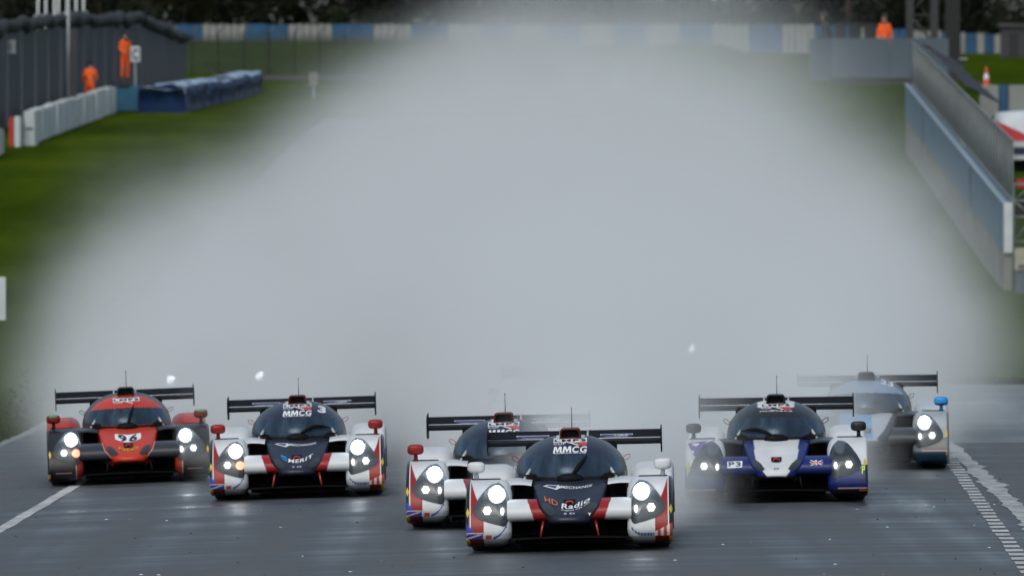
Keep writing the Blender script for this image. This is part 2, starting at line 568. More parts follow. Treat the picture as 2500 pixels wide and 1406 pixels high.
def sheet(name, xs, ys, mat, lift, cut=None):
    X, Y = np.meshgrid(xs, ys, indexing='ij')
    Z = ground_z(X, Y) + lift
    V = np.column_stack([X.ravel(), Y.ravel(), Z.ravel()])
    F = grid_faces(len(xs), len(ys))
    F = [(f[0], f[3], f[2], f[1]) for f in F]
    if cut is not None:
        F = [f for f in F if cut(V[list(f)].mean(axis=0))]
    return mesh(name, V, F, mat)

xs = np.unique(np.concatenate([np.linspace(-700, -60, 17), np.linspace(-60, -20, 17), np.arange(-20, 20.01, .5), np.linspace(20, 60, 17), np.linspace(60, 700, 17)]))
ys = np.concatenate([np.linspace(-60, 60, 13), np.arange(64, 460, 4.0), np.arange(460, 1000, 10.0), np.linspace(1000, 3000, 21)])
structure(sheet('ground', xs, ys, M['grass'], -0.03))
road_x = np.linspace(-6.85, 5.45, 40)
structure(sheet('race_track', road_x, np.arange(-40, 420, 2.0), M['asphalt'], 0.0))
structure(sheet('asphalt_apron', np.linspace(5.45, 16.0, 24), np.arange(-40, 141, 2.0), M['asphalt'], 0.0))
structure(sheet('wet_apron', np.linspace(5.45, 16.0, 24), np.arange(140, 179, 1.5), M['asphalt_wet'], 0.001))
# seam between the two asphalt lays, slanting across the apron
def strip(name, pts, w, mat, lift=0.006, jag=0.0, seed=1):
    r = random.Random(seed)
    V = []; F = []
    n = 60
    P = np.array(pts, float)
    t = np.linspace(0, len(P) - 1, n)
    X = np.interp(t, range(len(P)), P[:, 0]); Y = np.interp(t, range(len(P)), P[:, 1])
    for i in range(n):
        a = w / 2 + jag * max(0, r.gauss(0, .6)); b = w / 2 + jag * max(0, r.gauss(.4, .8))
        for s in (-a, b):
            V.append((X[i] + s, Y[i], gz(X[i] + s, Y[i]) + lift))
    for i in range(n - 1):
        F.append((2 * i, 2 * i + 1, 2 * i + 3, 2 * i + 2))
    return mesh(name, V, F, mat)
structure(strip('white_edge_line', [(-5.32, 80), (-5.14, 114), (-4.98, 129), (-4.85, 150), (-4.6, 200)], .13, M['line'], .005, .015, 3))
structure(strip('left_kerb_edge', [(-6.78, 90), (-6.85, 153), (-6.72, 163), (-6.6, 200)], .13, M['kerb'], .005, .05, 4))
structure(strip('pale_worn_line', [(4.75, 98), (4.98, 111), (5.16, 125), (5.36, 141)], .15, M['scuffed'], .006, .05, 5))
dash = structure(bpy.data.objects.new('dashed_line', None)); COL.objects.link(dash)
me_d = None
for i in range(44):
    y = 92 + 1.07 * i
    x = 4.40 + (y - 98.4) * .0203 + random.uniform(-.006, .006)
    w = .072 * random.uniform(.9, 1.1)
    V = []
    for yy, sh in ((y, 0), (y + .62, .0126)):
        for s in (-w, w):
            V.append((x + s + sh, yy, gz(x + s, yy) + .005))
    mesh('dash', V, [(0, 1, 3, 2)], M['line'], dash, smooth=False)

# bits of rubber on the road
mb = MB()
for i in range(120):
    y = random.uniform(90, 150); x = random.uniform(-6.4, 6.0); s = random.uniform(.004, .010)
    z = gz(x, y) + .002
    mb.add([(x - s * 1.6, y - s, z), (x + s * 1.6, y - s * .6, z), (x + s, y + s, z), (x - s, y + s * .7, z), (x + random.uniform(-s, s) * .5, y, z + s * 1.1)],
           [(0, 1, 4), (1, 2, 4), (2, 3, 4), (3, 0, 4)])
o = mb.build('rubber_marbles', M['debris']); o['kind'] = 'stuff'

# pale grit, and glints of splashed water painted as white flecks on the road
mb = MB()
for i in range(90):
    y = 88 + 30 * random.random() ** 1.4; x = random.uniform(-5.5, 5.5); s = random.uniform(.004, .011)
    z = gz(x, y) + .003
    mb.add([(x - s * 2, y - s * 2, z), (x + s * 2, y - s, z), (x + s, y + s * 3, z), (x, y, z + s * .7)], [(0, 1, 3), (1, 2, 3), (2, 0, 3)])
o = mb.build('grit_and_glints', M['print_white']); o['kind'] = 'stuff'

# grass tufts on the verges, thickest at the edge of the asphalt
mb = MB()
def tufts(n, xf, yf, hmin, hmax):
    for i in range(n):
        y = yf(); x = xf(y); z = gz(x, y) - .03
        for k in range(3):
            a = random.uniform(0, math.pi); w = random.uniform(.02, .05); h = random.uniform(hmin, hmax)
            dx, dy = math.cos(a) * w, math.sin(a) * w
            ox = random.uniform(-.06, .06)
            mb.add([(x - dx + ox, y - dy, z), (x + dx + ox, y + dy, z), (x + random.uniform(-.05, .05) + ox, y + random.uniform(-.05, .05), z + h)], [(0, 1, 2)])
tufts(3500, lambda y: -6.93 - abs(random.gauss(0, .25)), lambda: random.uniform(140, 260), .04, .08)
tufts(1800, lambda y: random.uniform(6.5, 14.5), lambda: 179 + abs(random.gauss(0, 1.5)), .05, .10)
o = mb.build('grass_tufts', M['tuft']); o['kind'] = 'stuff'

# ------------------------------------------------------------------ race car
W = np.array
WHITE = W((.60, .625, .65)); RED = W((.27, .012, .012)); NAVY = W((.014, .019, .036)); BLACK = W((.010, .010, .012))
BLUE = W((.008, .018, .13)); YELL = W((.6, .42, .01)); GREY = W((.30, .33, .36)); SKYB = W((.10, .32, .62)); CHAR = W((.014, .015, .018))
RED96 = W((.49, .040, .016)); FLAGB = W((.03, .06, .36))
TILT = 0.031        # slope of the sight line onto the car

def fender_colors(liv, side, V):
    a = np.abs(V[:, 0]); z = V[:, 2] + TILT * V[:, 1]
    C = np.zeros((len(V), 3))
    if liv == 'union':
        C[:] = WHITE
        inner = np.where(z > .455, .81 + .078 * np.clip((z - .455) / .20, 0, 1) ** .75, np.where(z > .30, .80, .77))
        C[(a > inner) & (a < .886)] = RED
        C[(a > .899)] = BLACK
        shaded_lip = z < .128  # shadow along the fender's bottom edge, painted in as darker livery colour
        C[shaded_lip & (a <= .77)] = WHITE * .55
        C[shaded_lip & (a > .77)] = RED * .45
        if side < 0:       # union flag end
            f = (z >= .128) & (a > .86) & (z < .20 + (a - .86) * 1.1)
            C[f] = FLAGB
            g = (z >= .128) & (z < .185) & (a > .775); C[g] = FLAGB
            C[g & (np.abs(z - (.128 + (.94 - a) * .30)) < .007)] = WHITE
            C[(z > .168) & (z < .184) & (a > .78)] = WHITE
            C[(z > .172) & (z < .180) & (a > .78)] = RED
            C[(z >= .13) & (z < .178) & (a > .755) & (a <= .775)] = WHITE
            C[(z >= .13) & (z < .165) & (a > .70) & (a <= .755)] = W((.5, .06, .03))
            low = .128 + .10 * np.clip((.69 - a) / .12, 0, 1) ** 2
            C[(a <= .69) & (a > .565) & (z >= low) & (z < low + .018)] = FLAGB
        else:              # stars and stripes end
            f = (z >= .128) & (z < .165 + (a - .77) * .5) & (a > .765)
            C[f] = np.where((np.floor((a[f] - .765) / .0275) % 2 == 0)[:, None], WHITE, W((.5, .06, .03)))
            low = .128 + .06 * np.clip((.66 - a) / .10, 0, 1) ** 2
            s = (a <= .765) & (a > .56) & (z >= low) & (z < low + .024)
            C[s] = np.where((np.floor(a[s] / .014) % 2 == 0)[:, None], FLAGB, W((.28, .32, .48)))
        C[(a > .897) & (z < .125) & (z > .065)] = YELL
    elif liv == 'red96':
        C[:] = CHAR
        C[(a < .60) & (z < .30)] = RED96 * .6
        C[(a < .61) & (a > .60) & (z < .26)] = WHITE * .8
        C[(a > .90) & (z < .14) & (z > .085)] = YELL
        C[(z > .15) & (z < .158) & (a > .66) & (a < .84)] = W((.7, .35, .35))
        C[z > .67] = RED96 * .7
    elif liv == 'blue77':
        C[:] = WHITE
        C[z < .345] = BLUE
        C[(a > .86) & (z < .38) & (z > .2)] = W((.01, .015, .06))
        C[z < .125] = BLACK
        C[(z > .136) & (z < .147) & (a > .62)] = W((.75, .5, .5))
        C[(a > .84) & (z < .128) & (z > .11)] = W((.5, .2, .02))
    else:
        C[:] = W((.34, .37, .39))
        C[z < .36] = W((.16, .17, .165))
        C[z < .20] = W((.01, .04, .07))
        C[(z > .205) & (z < .216) & (a > .62)] = W((.8, .45, .42))
        C[(a > .89) & (z < .20) & (z > .16)] = W((.4, .22, .02))
        C[a > .9] = W((.16, .17, .16))
    return C

def fender(side, liv, front=True):
    if front:
        P = [(.20, .055), (.07, .085), (.01, .15), (.005, .22), (.05, .32), (.14, .425), (.27, .515), (.44, .585), (.64, .628), (.86, .640), (1.08, .622), (1.30, .56), (1.44, .46)]
        ci, r_in, r_out, a0, a1, n, arch = (.86, .33), .115, .03, .52, .93, (130 if liv == 'ghost' else 250), .36
    else:
        P = [(2.62, .10), (2.60, .30), (2.64, .48), (2.78, .61), (3.0, .675), (3.35, .702), (3.8, .70), (4.2, .65), (4.42, .55), (4.5, .38), (4.5, .2)]
        ci, r_in, r_out, a0, a1, n, arch = (3.72, .335), .13, .05, .53, .925, 90, .36
    pr = spline(P, n)
    T = np.gradient(pr, axis=0); T /= np.linalg.norm(T, axis=1)[:, None]
    N = np.column_stack([-T[:, 1], T[:, 0]])
    if (N[0] * (pr[0] - W(ci))).sum() < 0 or N[n // 2, 1] < 0: N = -N
    k = 70 if front else 26
    u = .5 - .5 * np.cos(np.linspace(0, math.pi, k)); u = .5 * u + .5 * np.linspace(0, 1, k)
    aa = a0 + (a1 - a0) * u
    t = np.clip((aa - a0) / r_in, 0, 1); d1 = r_in * (1 - np.sqrt(1 - (1 - t) ** 2))
    t = np.clip((a1 - aa) / r_out, 0, 1); d2 = r_out * (1 - np.sqrt(1 - (1 - t) ** 2))
    dl = d1 + d2
    V = []
    for i in range(n):
        pts = pr[i][None, :] - N[i][None, :] * dl[:, None]
        V.append(np.column_stack([side * aa, pts]))
    V = np.vstack(V)
    F = grid_faces(n, k)
    # outer wall down to the wheel arch, inner wall closing towards the body
    o = len(V)
    edge = V[k - 1::k].copy(); rel = edge[:, 1:] - W(ci); ln = np.linalg.norm(rel, axis=1)
    ring = edge.copy(); ring[:, 1:] = W(ci) + rel / ln[:, None] * np.minimum(arch, ln * .98)[:, None]
    ring[:, 0] = side * (a1 - .004)
    V = np.vstack([V, ring])
    for i in range(n - 1):
        F.append((i * k + k - 1, o + i, o + i + 1, (i + 1) * k + k - 1))
    o = len(V)
    edge = V[0:n * k:k].copy()
    inn = edge.copy(); inn[:, 1:] = W(ci) + (edge[:, 1:] - W(ci)) * .35; inn[:, 0] = side * (a0 + .005)
    V = np.vstack([V, inn])
    for i in range(n - 1):
        F.append((i * k, (i + 1) * k, o + i + 1, o + i))
    if side < 0:
        F = [f[::-1] for f in F]
    return V, F

def bvh_of(V, F):
    return BVHTree.FromPolygons([Vector(v) for v in V], [tuple(f) for f in F])

def project(pts, bvh, off=.004, bulge=None):
    """lay front-view points (x, z_effective) on a surface along the sight line"""
    d = Vector((0, 1, -TILT)).normalized()
    out = []
    for i, (x, z) in enumerate(pts):
        hit = bvh.ray_cast(Vector((x, -1.0, z + TILT)), d)
        if hit[0] is None:
            q = bvh.find_nearest(Vector((x, .5, z - TILT * .5)))
            p, n = q[0], q[1]
        else:
            p, n = hit[0], hit[1]
        if n.y > 0: n = -n
        k = off if bulge is None else off + bulge[i]
        out.append(tuple(p + n * k + Vector((0, -.001, 0))))
    return out

def fill_poly(poly, step):
    """triangulated interior of a front-view polygon as a fine grid: verts, faces, edge distance"""
    P = np.array(spline(np.vstack([poly, poly[:1]]), 72)[:-1])
    c = P.mean(axis=0)
    rings = 7
    V = [tuple(c)]
    for r in range(1, rings + 1):
        for p in P:
            V.append(tuple(c + (p - c) * r / rings))
    n = len(P); F = []
    for k in range(n):
        F.append((0, 1 + k, 1 + (k + 1) % n))
    for r in range(1, rings):
        for k in range(n):
            l = (k + 1) % n; a = 1 + (r - 1) * n; b = 1 + r * n
            F.append((a + k, b + k, b + l, a + l))
    bul = [1.0] + [1 - (r / rings) ** 2.2 for r in range(1, rings + 1) for _ in range(n)]
    return V, F, bul

def patch(name, poly, bvh, mat, parent, off=.004):
    P = [tuple(p) for p in poly]
    # simple densified n-gon: fan around the centroid
    Q = []
    for i in range(len(P)):
        a = W(P[i]); b = W(P[(i + 1) % len(P)])
        m = max(1, int(np.linalg.norm(b - a) / .025))
        for j in range(m):
            Q.append(tuple(a + (b - a) * j / m))
    c = tuple(np.mean(Q, axis=0))
    n = len(Q)
    mid = [tuple((W(q) + W(c)) / 2) for q in Q]
    V = project([c] + mid + Q, bvh, off)
    F = [(0, 1 + k, 1 + (k + 1) % n) for k in range(n)] + [(1 + k, 1 + n + k, 1 + n + (k + 1) % n, 1 + (k + 1) % n) for k in range(n)]
    return mesh(name, V, F, mat, parent)

_tcache = {}
def text_mesh(s, bold):
    key = (s, bold)
    if key not in _tcache:
        cu = bpy.data.curves.new('lettering', 'FONT')
        cu.body = s; cu.resolution_u = 3; cu.offset = bold; cu.space_character = 1.0 + bold * 5
        ob = bpy.data.objects.new('lettering', cu); COL.objects.link(ob)
        dg = bpy.context.evaluated_depsgraph_get()
        me = ob.evaluated_get(dg).to_mesh()
        V = np.array([v.co[:2] for v in me.vertices]); F = [tuple(p.vertices) for p in me.polygons]
        ob.evaluated_get(dg).to_mesh_clear()
        bpy.data.objects.remove(ob); bpy.data.curves.remove(cu)
        if len(V):
            lo, hi = V.min(axis=0), V.max(axis=0)
            V = (V - (lo + hi) / 2) / (hi - lo)
        _tcache[key] = (V, F)
    return _tcache[key]

BLOCK_M = [(0, 0), (.08, 1), (.34, 1), (.5, .45), (.66, 1), (.92, 1), (1, 0), (.78, 0), (.74, .62), (.57, .08), (.43, .08), (.26, .62), (.22, 0)]
def block_m(name, x0, x1, cz, h, bvh, mat, parent, bend, slant, off=.005):
    from mathutils.geometry import tessellate_polygon
    T = tessellate_polygon([[Vector((u, v, 0)) for u, v in BLOCK_M]])
    P = [(x0 + (x1 - x0) * u + slant * (v - .5) * h, cz + (v - .5) * h + bend * (x0 + (x1 - x0) * u) ** 2) for u, v in BLOCK_M]
    return mesh(name, project(P, bvh, off), [tuple(t) for t in T], mat, parent, smooth=False)

def lettering(name, s, cx, cz, w, h, bvh, mat, parent, bend=0.0, slant=0.0, rise=0.0, bold=.012, off=.005):
    V, F = text_mesh(s, bold)
    P = [(cx + u * w + slant * v * h, cz + v * h + rise * u * w + bend * (u * w) ** 2) for u, v in V]
    return mesh(name, project(P, bvh, off), F, mat, parent, smooth=False)

def disc(name, cx, cz, rx, rz, bvh, mat, parent, off=.02, dome=.01, n=24):
    pts = [(cx, cz)] + [(cx + rx * f * math.cos(2 * math.pi * k / n), cz + rz * f * math.sin(2 * math.pi * k / n)) for f in (.6, 1.0) for k in range(n)]
    bul = [dome] + [dome * .7] * n + [0] * n
    V = project(pts, bvh, off, bul)
    F = [(0, 1 + k, 1 + (k + 1) % n) for k in range(n)] + [(1 + k, 1 + n + k, 1 + n + (k + 1) % n, 1 + (k + 1) % n) for k in range(n)]
    return mesh(name, V, F, mat, parent)

HEADLIGHT = [(.635, .632), (.585, .585), (.552, .51), (.541, .43), (.546, .33), (.575, .243), (.64, .25), (.72, .272), (.80, .302), (.852, .345), (.862, .40), (.825, .475), (.775, .545), (.71, .612)]

def superbox(cx, cy, cz, sx, sy, sz, p=3.5, nu=16, nv=24):
    V = []; F = []
    for i in range(nu + 1):
        ph = -math.pi / 2 + math.pi * i / nu
        for j in range(nv):
            th = 2 * math.pi * j / nv
            c = lambda w: math.copysign(abs(math.cos(w)) ** (2 / p), math.cos(w))
            s = lambda w: math.copysign(abs(math.sin(w)) ** (2 / p), math.sin(w))
            V.append((cx + sx * c(ph) * c(th), cy + sy * c(ph) * s(th), cz + sz * s(ph)))
    return V, grid_faces(nu + 1, nv, 0, True)

def make_car(label, liv, wiper, mirror, opts, group=None):
    root = thing('race_car', label, 'race car', group=group)
    PAINT = M['paint']
    ghost = opts.get('ghost', False)
    # ---- floor, splitter, tub (black underbody)
    mb = MB()
    mb.box(-.50, .50, .30, 4.4, .07, .13)
    mb.box(-.34, .34, .45, 1.2, .13, .40)
    mb.box(-.88, .88, 1.42, 2.70, .07, .30)
    mb.box(-.52, .52, 1.2, 4.3, .13, .42)
    mb.build('underbody', M['matt_black'], root)
    n = 40
    V = []; F = []
    for i in range(n):
        x = -.60 + 1.2 * i / (n - 1)
        yf = .02 + .10 * abs(x / .6) ** 2.5
        zz = .105 + .018 * (1 - abs(x / .6) ** 2) 
        for (y, z) in ((yf, zz), (yf, zz + .012), (.9, zz + .03), (.9, zz - .02)):
            V.append((x, y, z))
    F = [tuple(4 * i + q for q in f) for i in range(0)]
    for i in range(n - 1):
        for q in range(4):
            r = (q + 1) % 4
            F.append((4 * i + q, 4 * i + r, 4 * (i + 1) + r, 4 * (i + 1) + q))
    mesh('front_splitter', V, F, M['carbon'], root, smooth=False)
    # ---- fenders with headlights
    for side in (-1, 1):
        V, F = fender(side, liv, True)
        bv = bvh_of(V, F)
        C = fender_colors(liv, side, V)
        mesh('front_fender', V, F, PAINT, root, cols=C)
        pv, pf, bul = fill_poly([(side * a, z) for a, z in HEADLIGHT], .02)
        if side > 0: pf = [f[::-1] for f in pf]
        h = mesh('headlight', project(pv, bv, .003), pf, M['housing'], root)
        if opts.get('main_off') in (True, side):
            disc('lamp', side * .65, .535, .05, .055, bv, M['lamp_off'], h, .012, .01)
        else:
            disc('reflector', side * .652, .522, .078, .080, bv, M['chrome'], h, .006, -.004)
            disc('lamp', side * .652, .530, .052, .055, bv, M['lamp'], h, .022, .016)
        # honeycomb LED cluster
        mbv = MB()
        for q in range(-3, 4):
            for s in range(-2, 3):
                ox, oz = (q + .5 * (s % 2)) * .0165, s * .0150
                if ox * ox + oz * oz > .036 ** 2: continue
                pts = [(side * .738 + ox + .0058 * math.cos(t * math.pi / 3), .375 + oz + .0058 * math.sin(t * math.pi / 3)) for t in range(6)]
                mbv.add(project(pts, bv, .014), [tuple(range(6))])
        LED = M['lamp_off'] if opts.get('dark') else M['led']
        mbv.build('led_cluster', LED, h)
        disc('reflector', side * .738, .375, .042, .042, bv, M['dim_chrome'], h, .007, .001)
        disc('reflector', side * .606, .362, .038, .046, bv, M['dim_chrome'], h, .007, .001)
        if side < 0 and opts.get('amber'):
            disc('indicator', side * .606, .365, .042, .044, bv, M['amber'], h, .016, .01)
        else:
            disc('lamp', side * .606, .365, .014, .032, bv, LED, h, .016, .008)
        mesh('lens_cover', project(pv, bv, .0045, [b * .055 for b in bul]), pf, M['cover'], h)
        opts['bv%d' % side] = bv
        # fuel diamond and tyre maker's tag on the outer edge
        if not ghost:
            a = .914 if liv == 'union' else .90
            ez = .365 if liv in ('union', 'red96') else .40
            patch('diamond_decal', [(side * a, ez + .045), (side * (a - .016), ez), (side * a, ez - .045), (side * (a + .014), ez)], bv, M['print_yellow'], root, .003)
            if liv == 'union':
                lettering('tyre_lettering', 'PIRELLI' if side < 0 else 'PI', side * .912, .095, .025, .04, bv, M['print_red'], root, off=.004)
        V, F = fender(side, liv, False)
        C = np.zeros((len(V), 3))
        C[:] = {'union': WHITE, 'red96': RED96 * .85, 'blue77': WHITE, 'pale25': W((.45, .50, .56))}[liv]
        a = np.abs(V[:, 0])
        if liv == 'union': C[(V[:, 2] < .45) & (a > .9)] = CHAR
        if liv == 'red96': C[(a < .66) & (V[:, 2] > .5)] = RED96 * .6
        mesh('rear_fender', V, F, PAINT, root, cols=C)
        # ---- sidepod
        V = []; F = []
        prof = [(.50, .12), (.90, .12), (.905, .34), (.86, .40), (.70, .43), (.50, .45)]
        for y in (1.46, 1.9, 2.3, 2.66):
            for (a_, z_) in prof: V.append((side * a_, y, z_))
        F = grid_faces(4, len(prof))
        if side < 0: F = [f[::-1] for f in F]
        c = {'union': WHITE, 'red96': CHAR, 'blue77': BLUE, 'pale25': W((.4, .45, .5))}[liv]
        mesh('sidepod', V, F, PAINT, root, cols=np.tile(c, (len(V), 1)))
        # ---- wheels
        for y, r, w in ((.86, .325, .29), (3.72, .335, .31)):
            wh = bpy.data.objects.new('wheel', None); COL.objects.link(wh)
            wh.parent = root; wh.location = (side * (.90 - w / 2), y, r)
            hw = w / 2
            V, F = lathe([(-hw * .8, r * .66), (-hw, r * .76), (-hw, r * .93), (-hw * .86, r), (hw * .86, r), (hw, r * .93), (hw, r * .76), (hw * .8, r * .66)], 44)
            mesh('tyre', V, F, M['rubber'], wh)
            V, F = lathe([(side * hw * .8, r * .67), (side * hw * .7, r * .6), (side * hw * .45, r * .3), (side * hw * .6, r * .12), (side * hw * .6, .001)], 20)
            mesh('rim', V, F, M['rim'], wh)
        # ---- bridge wing between nose and fender
        pr = spline([(.55, .455), (.33, .470), (.17, .447), (.07, .392), (.045, .335), (.075, .288), (.20, .272), (.50, .285)], 50)
        xin = np.interp(pr[:, 1] + TILT * pr[:, 0], [.28, .336, .391, .472], [.185, .222, .266, .294])
        V = np.vstack([np.column_stack([side * (xin + (.56 - xin) * u), pr]) for u in np.linspace(0, 1, 44)])
        F = grid_faces(44, 50)
        if side > 0: F = [f[::-1] for f in F]
        a = np.abs(V[:, 0]); z = V[:, 2] + TILT * V[:, 1]
        C = np.zeros((len(V), 3))
        if liv == 'union':
            C[:] = WHITE
            b = .318 + .058 * np.clip((z - .30) / .165, 0, 1)
            C[a < b] = RED
        elif liv == 'red96':
            C[:] = W((.03, .035, .045)); C[a < np.tile(xin, 44) + .010] = W((.45, .3, .3))
        elif liv == 'blue77':
            C[:] = BLUE
        else:
            C[:] = W((.045, .05, .055))
        mesh('front_wing', V, F, PAINT, root, cols=C)
        if liv in ('union',):
            mb = MB()
            mb.tube([(side * .235, .10, .275), (side * .262, .06, .135)], [.013, .010], 8)
            mb.build('wing_strut', plain_red, root, smooth=True)
        else:
            mb = MB()
            mb.tube([(side * .235, .10, .275), (side * .262, .06, .135)], [.013, .010], 8)
            mb.build('wing_strut', M['carbon'], root, smooth=True)
        # ---- deck over the brake duct
        c = {'union': WHITE, 'red96': CHAR, 'blue77': CHAR, 'pale25': CHAR}[liv]
        V = []; F = []
        ys_ = [.70, .72, .95, 1.2, 1.45, 1.6]; zs_ = [.578, .592, .606, .616, .62, .60]
        x_ = np.linspace(.345, .60, 10)
        for y, z in zip(ys_, zs_):
            for x in x_: V.append((side * x, y + .05 * ((x - .345) / .25), z + .012 * math.sin((x - .345) / .255 * math.pi)))
        F = grid_faces(len(ys_), len(x_))
        if side < 0: F = [f[::-1] for f in F]
        mesh('duct_deck', V, F, PAINT, root, cols=np.tile(c, (len(V), 1)))
        MB().box(side * .52 - .012, side * .52 + .012, .62, 1.5, .30, .57).box(side * .34 - .2, side * .34 + .2, 1.05, 1.12, .28, .59).build('brake_duct', M['matt_black'], root)
        # ---- mirror
        mo, stalk = mirror
        V, F = superbox(side * .845, .80, .752, .080, .075, .051, 3.2)
        C = np.tile(mo, (len(V), 1))
        if liv == 'red96':
            V_ = np.array(V); C[(V_[:, 2] > .782) & (np.abs(V_[:, 0] - side * .845) < .05)] = W((.02, .33, .10))
        if liv == 'pale25':
            V_ = np.array(V); C[V_[:, 2] < .725] = W((.02, .05, .1))
        m_ = mesh('wing_mirror', V, F, PAINT, root, cols=C)
        mb = MB(); mb.tube([(side * .845, .82, .715), (side * .845, .84, .60)], [.017, .026], 8)
        o_ = mb.build('stalk', PAINT, m_, smooth=True)
        ca = o_.data.color_attributes.new('Col', 'FLOAT_COLOR', 'POINT')
        ca.data.foreach_set('color', list(np.append(stalk, 1)) * len(o_.data.vertices))
        # ---- door-release wire loops
        mb = MB()
        pts = [(side * (.478 + .032 * (1 - math.cos(t)) ), 1.95, .775 + .022 * math.sin(t) + .03 * (1 - math.cos(t)) * .5) for t in np.linspace(0, 2 * math.pi, 20, endpoint=False)]
        mb.tube(pts, .0035, 5, closed=True)
        mb.build('release_loop', M['wire_red'] if liv == 'union' else M['matt_black'], root, smooth=True)
    # ---- nose
    cl = spline([(.06, .235), (.012, .255), (.0, .285), (.04, .325), (.16, .378), (.38, .448), (.66, .525), (.92, .585), (1.12, .618), (1.30, .63)], 90)
    uu = np.linspace(-1, 1, 61)
    V = []
    for i, (y, z) in enumerate(cl):
        t = i / 89.0
        w = np.interp(z, [.235, .285, .33, .38, .46, .55, .63], [.165, .196, .23, .272, .298, .325, .352])
        ua = np.abs(uu)
        x = w * np.sign(uu) * np.minimum(ua / .86, 1.0)
        wall = np.clip((ua - .86) / .14, 0, 1)
        x = x + np.sign(uu) * wall * .006
        crown = .030 * np.minimum(ua / .86, 1) ** 3
        ch = -.020 * np.exp(-(x / .10) ** 2) * np.clip((t - .12) / .1, 0, 1) * np.clip((.62 - t) / .15, 0, 1)    # sunk centre channel
        yy = y + .13 * np.minimum(ua / .86, 1) ** 3.2 * (1 - min(1, t / .8)) + .02 * wall
        zz = z - crown - .13 * wall * min(1, t / .25 + .05) + ch
        V.append(np.column_stack([x, yy, zz]))
    V = np.vstack(V)
    F = grid_faces(90, 61)
    F = [f[::-1] for f in F]
    nb = bvh_of(V, F)
    x = V[:, 0]; z = V[:, 2] + TILT * V[:, 1]; a = np.abs(x)
    C = np.zeros((len(V), 3))
    if liv == 'union':
        C[:] = NAVY
    elif liv == 'red96':
        C[:] = RED96
    elif liv == 'blue77':
        C[:] = BLUE
        bd = np.interp(z, [.27, .33, .44, .52, .66], [.10, .14, .205, .22, .24])
        C[a < bd] = WHITE
        C[z < .275] = CHAR
    else:
        C[:] = W((.05, .055, .06))
        C[(np.abs(x) < .20 + .5 * (z - .45)) & (z > .33)] = W((.40, .44, .48))
        C[(x > -.30) & (x < .05 + .1 * (.65 - z)) & (z > .36)] = SKYB
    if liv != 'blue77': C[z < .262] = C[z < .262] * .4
    mesh('nose', V, F, PAINT, root, cols=C)
    for s in (-1, 1):
        patch('nose_moulding', [(s * .243, .438), (s * .20, .436), (s * .158, .400), (s * .116, .342), (s * .15, .322), (s * .205, .338), (s * .245, .395)], nb, M['lens_dark'], root, .004)
    patch('tow_slot', [(-.054, .466), (.054, .466), (.054, .425), (.035, .412), (-.035, .412), (-.054, .425)], nb, M['matt_black'], root, .005)
    c_ = project([(0, .427)], nb, .010)[0]
    mb = MB()
    mb.tube([(c_[0] + .034 * math.cos(t), c_[1] - .004, c_[2] + .016 * math.sin(t)) for t in np.linspace(0, 2 * math.pi, 18, endpoint=False)], .008, 6, closed=True)
    mb.build('tow_eye', M['print_red'], root, smooth=True)
    # ---- canopy: superellipsoid bubble
    yc, ax, bz, cyl, z0 = 2.05, .515, .388, .98, .618
    nt_, ne = 121, 44
    ph = np.linspace(0, math.pi, nt_)
    xb = ax * np.sign(np.cos(ph)) * np.abs(np.cos(ph)) ** (2 / 2.2)
    zb = bz * np.abs(np.sin(ph)) ** (2 / 2.15)
    ee = np.sin(np.linspace(0, math.pi / 2, ne))
    V = []
    for e in ee:
        V.append(np.column_stack([e * xb, np.full(nt_, yc - cyl * math.sqrt(max(0, 1 - e * e))), z0 + e * zb]))
    E = list(np.repeat(ee, nt_))
    for k in range(1, 15):
        t = k / 14
        V.append(np.column_stack([xb * (1 - .5 * t * t), np.full(nt_, yc + 2.1 * t), z0 + zb * (1 - .30 * t ** 2) - .05 * t]))
        E += [1.2] * nt_
    V = np.vstack(V); E = np.array(E)
    F = grid_faces(ne + 14, nt_)
    cb = bvh_of(V, F)
    x = V[:, 0]; ze = V[:, 2] + TILT * V[:, 1]
    band = .888 - .10 * x * x
    isb = ze > band
    base = (V[:, 2] - z0) < .022
    C = np.zeros((len(V), 3))
    bc = {'union': W((.014, .019, .045)), 'red96': RED96, 'blue77': W((.015, .016, .02)), 'pale25': W((.22, .30, .40))}[liv]
    C[:] = bc
    edge = (E > .945) & (E < 1.1)
    C[edge] = BLACK
    C[E > 1.1] = {'union': WHITE * .8, 'red96': W((.40, .41, .38)), 'blue77': WHITE, 'pale25': WHITE * .6}[liv]
    if liv == 'blue77': C[(ze > .985) & (np.abs(x) > .10) & (np.abs(x) < .19) & (E < 1.1)] = WHITE
    if liv == 'union': C[(ze > 1.03) & (np.abs(x) > .095) & (np.abs(x) < .125) & (E < 1.1)] = WHITE
    C[base] = BLACK * .6
    glass = ~(isb | edge | base | (E > 1.1))
    gf = [f for f in F if glass[list(f)].all()]
    pf = [f for f in F if not glass[list(f)].all()]
    mesh('canopy', V, pf, PAINT, root, cols=C)
    mesh('windscreen', V, gf, M['screen'], root)
    # cockpit seen through the screen
    MB().box(-.44, .44, 1.25, 1.45, .40, .665).build('dashboard', M['matt_black'], root, bevel=.02)
    MB().box(-.42, .42, 2.25, 2.30, .40, .93).build('bulkhead', M['matt_black'], root, bevel=.02)
    mb = MB(); mb.tube([(-.43, 2.15, .5), (-.40, 2.12, .80), (-.22, 2.1, .945), (.22, 2.1, .945), (.40, 2.12, .80), (.43, 2.15, .5)], .02, 8)
    mb.tube([(-.2, 2.1, .94), (-.3, 1.6, .80), (-.42, 1.25, .62)], .018, 8); mb.tube([(.2, 2.1, .94), (.3, 1.6, .80), (.42, 1.25, .62)], .018, 8)
    mb.build('roll_cage', M['steel'], root, smooth=True)
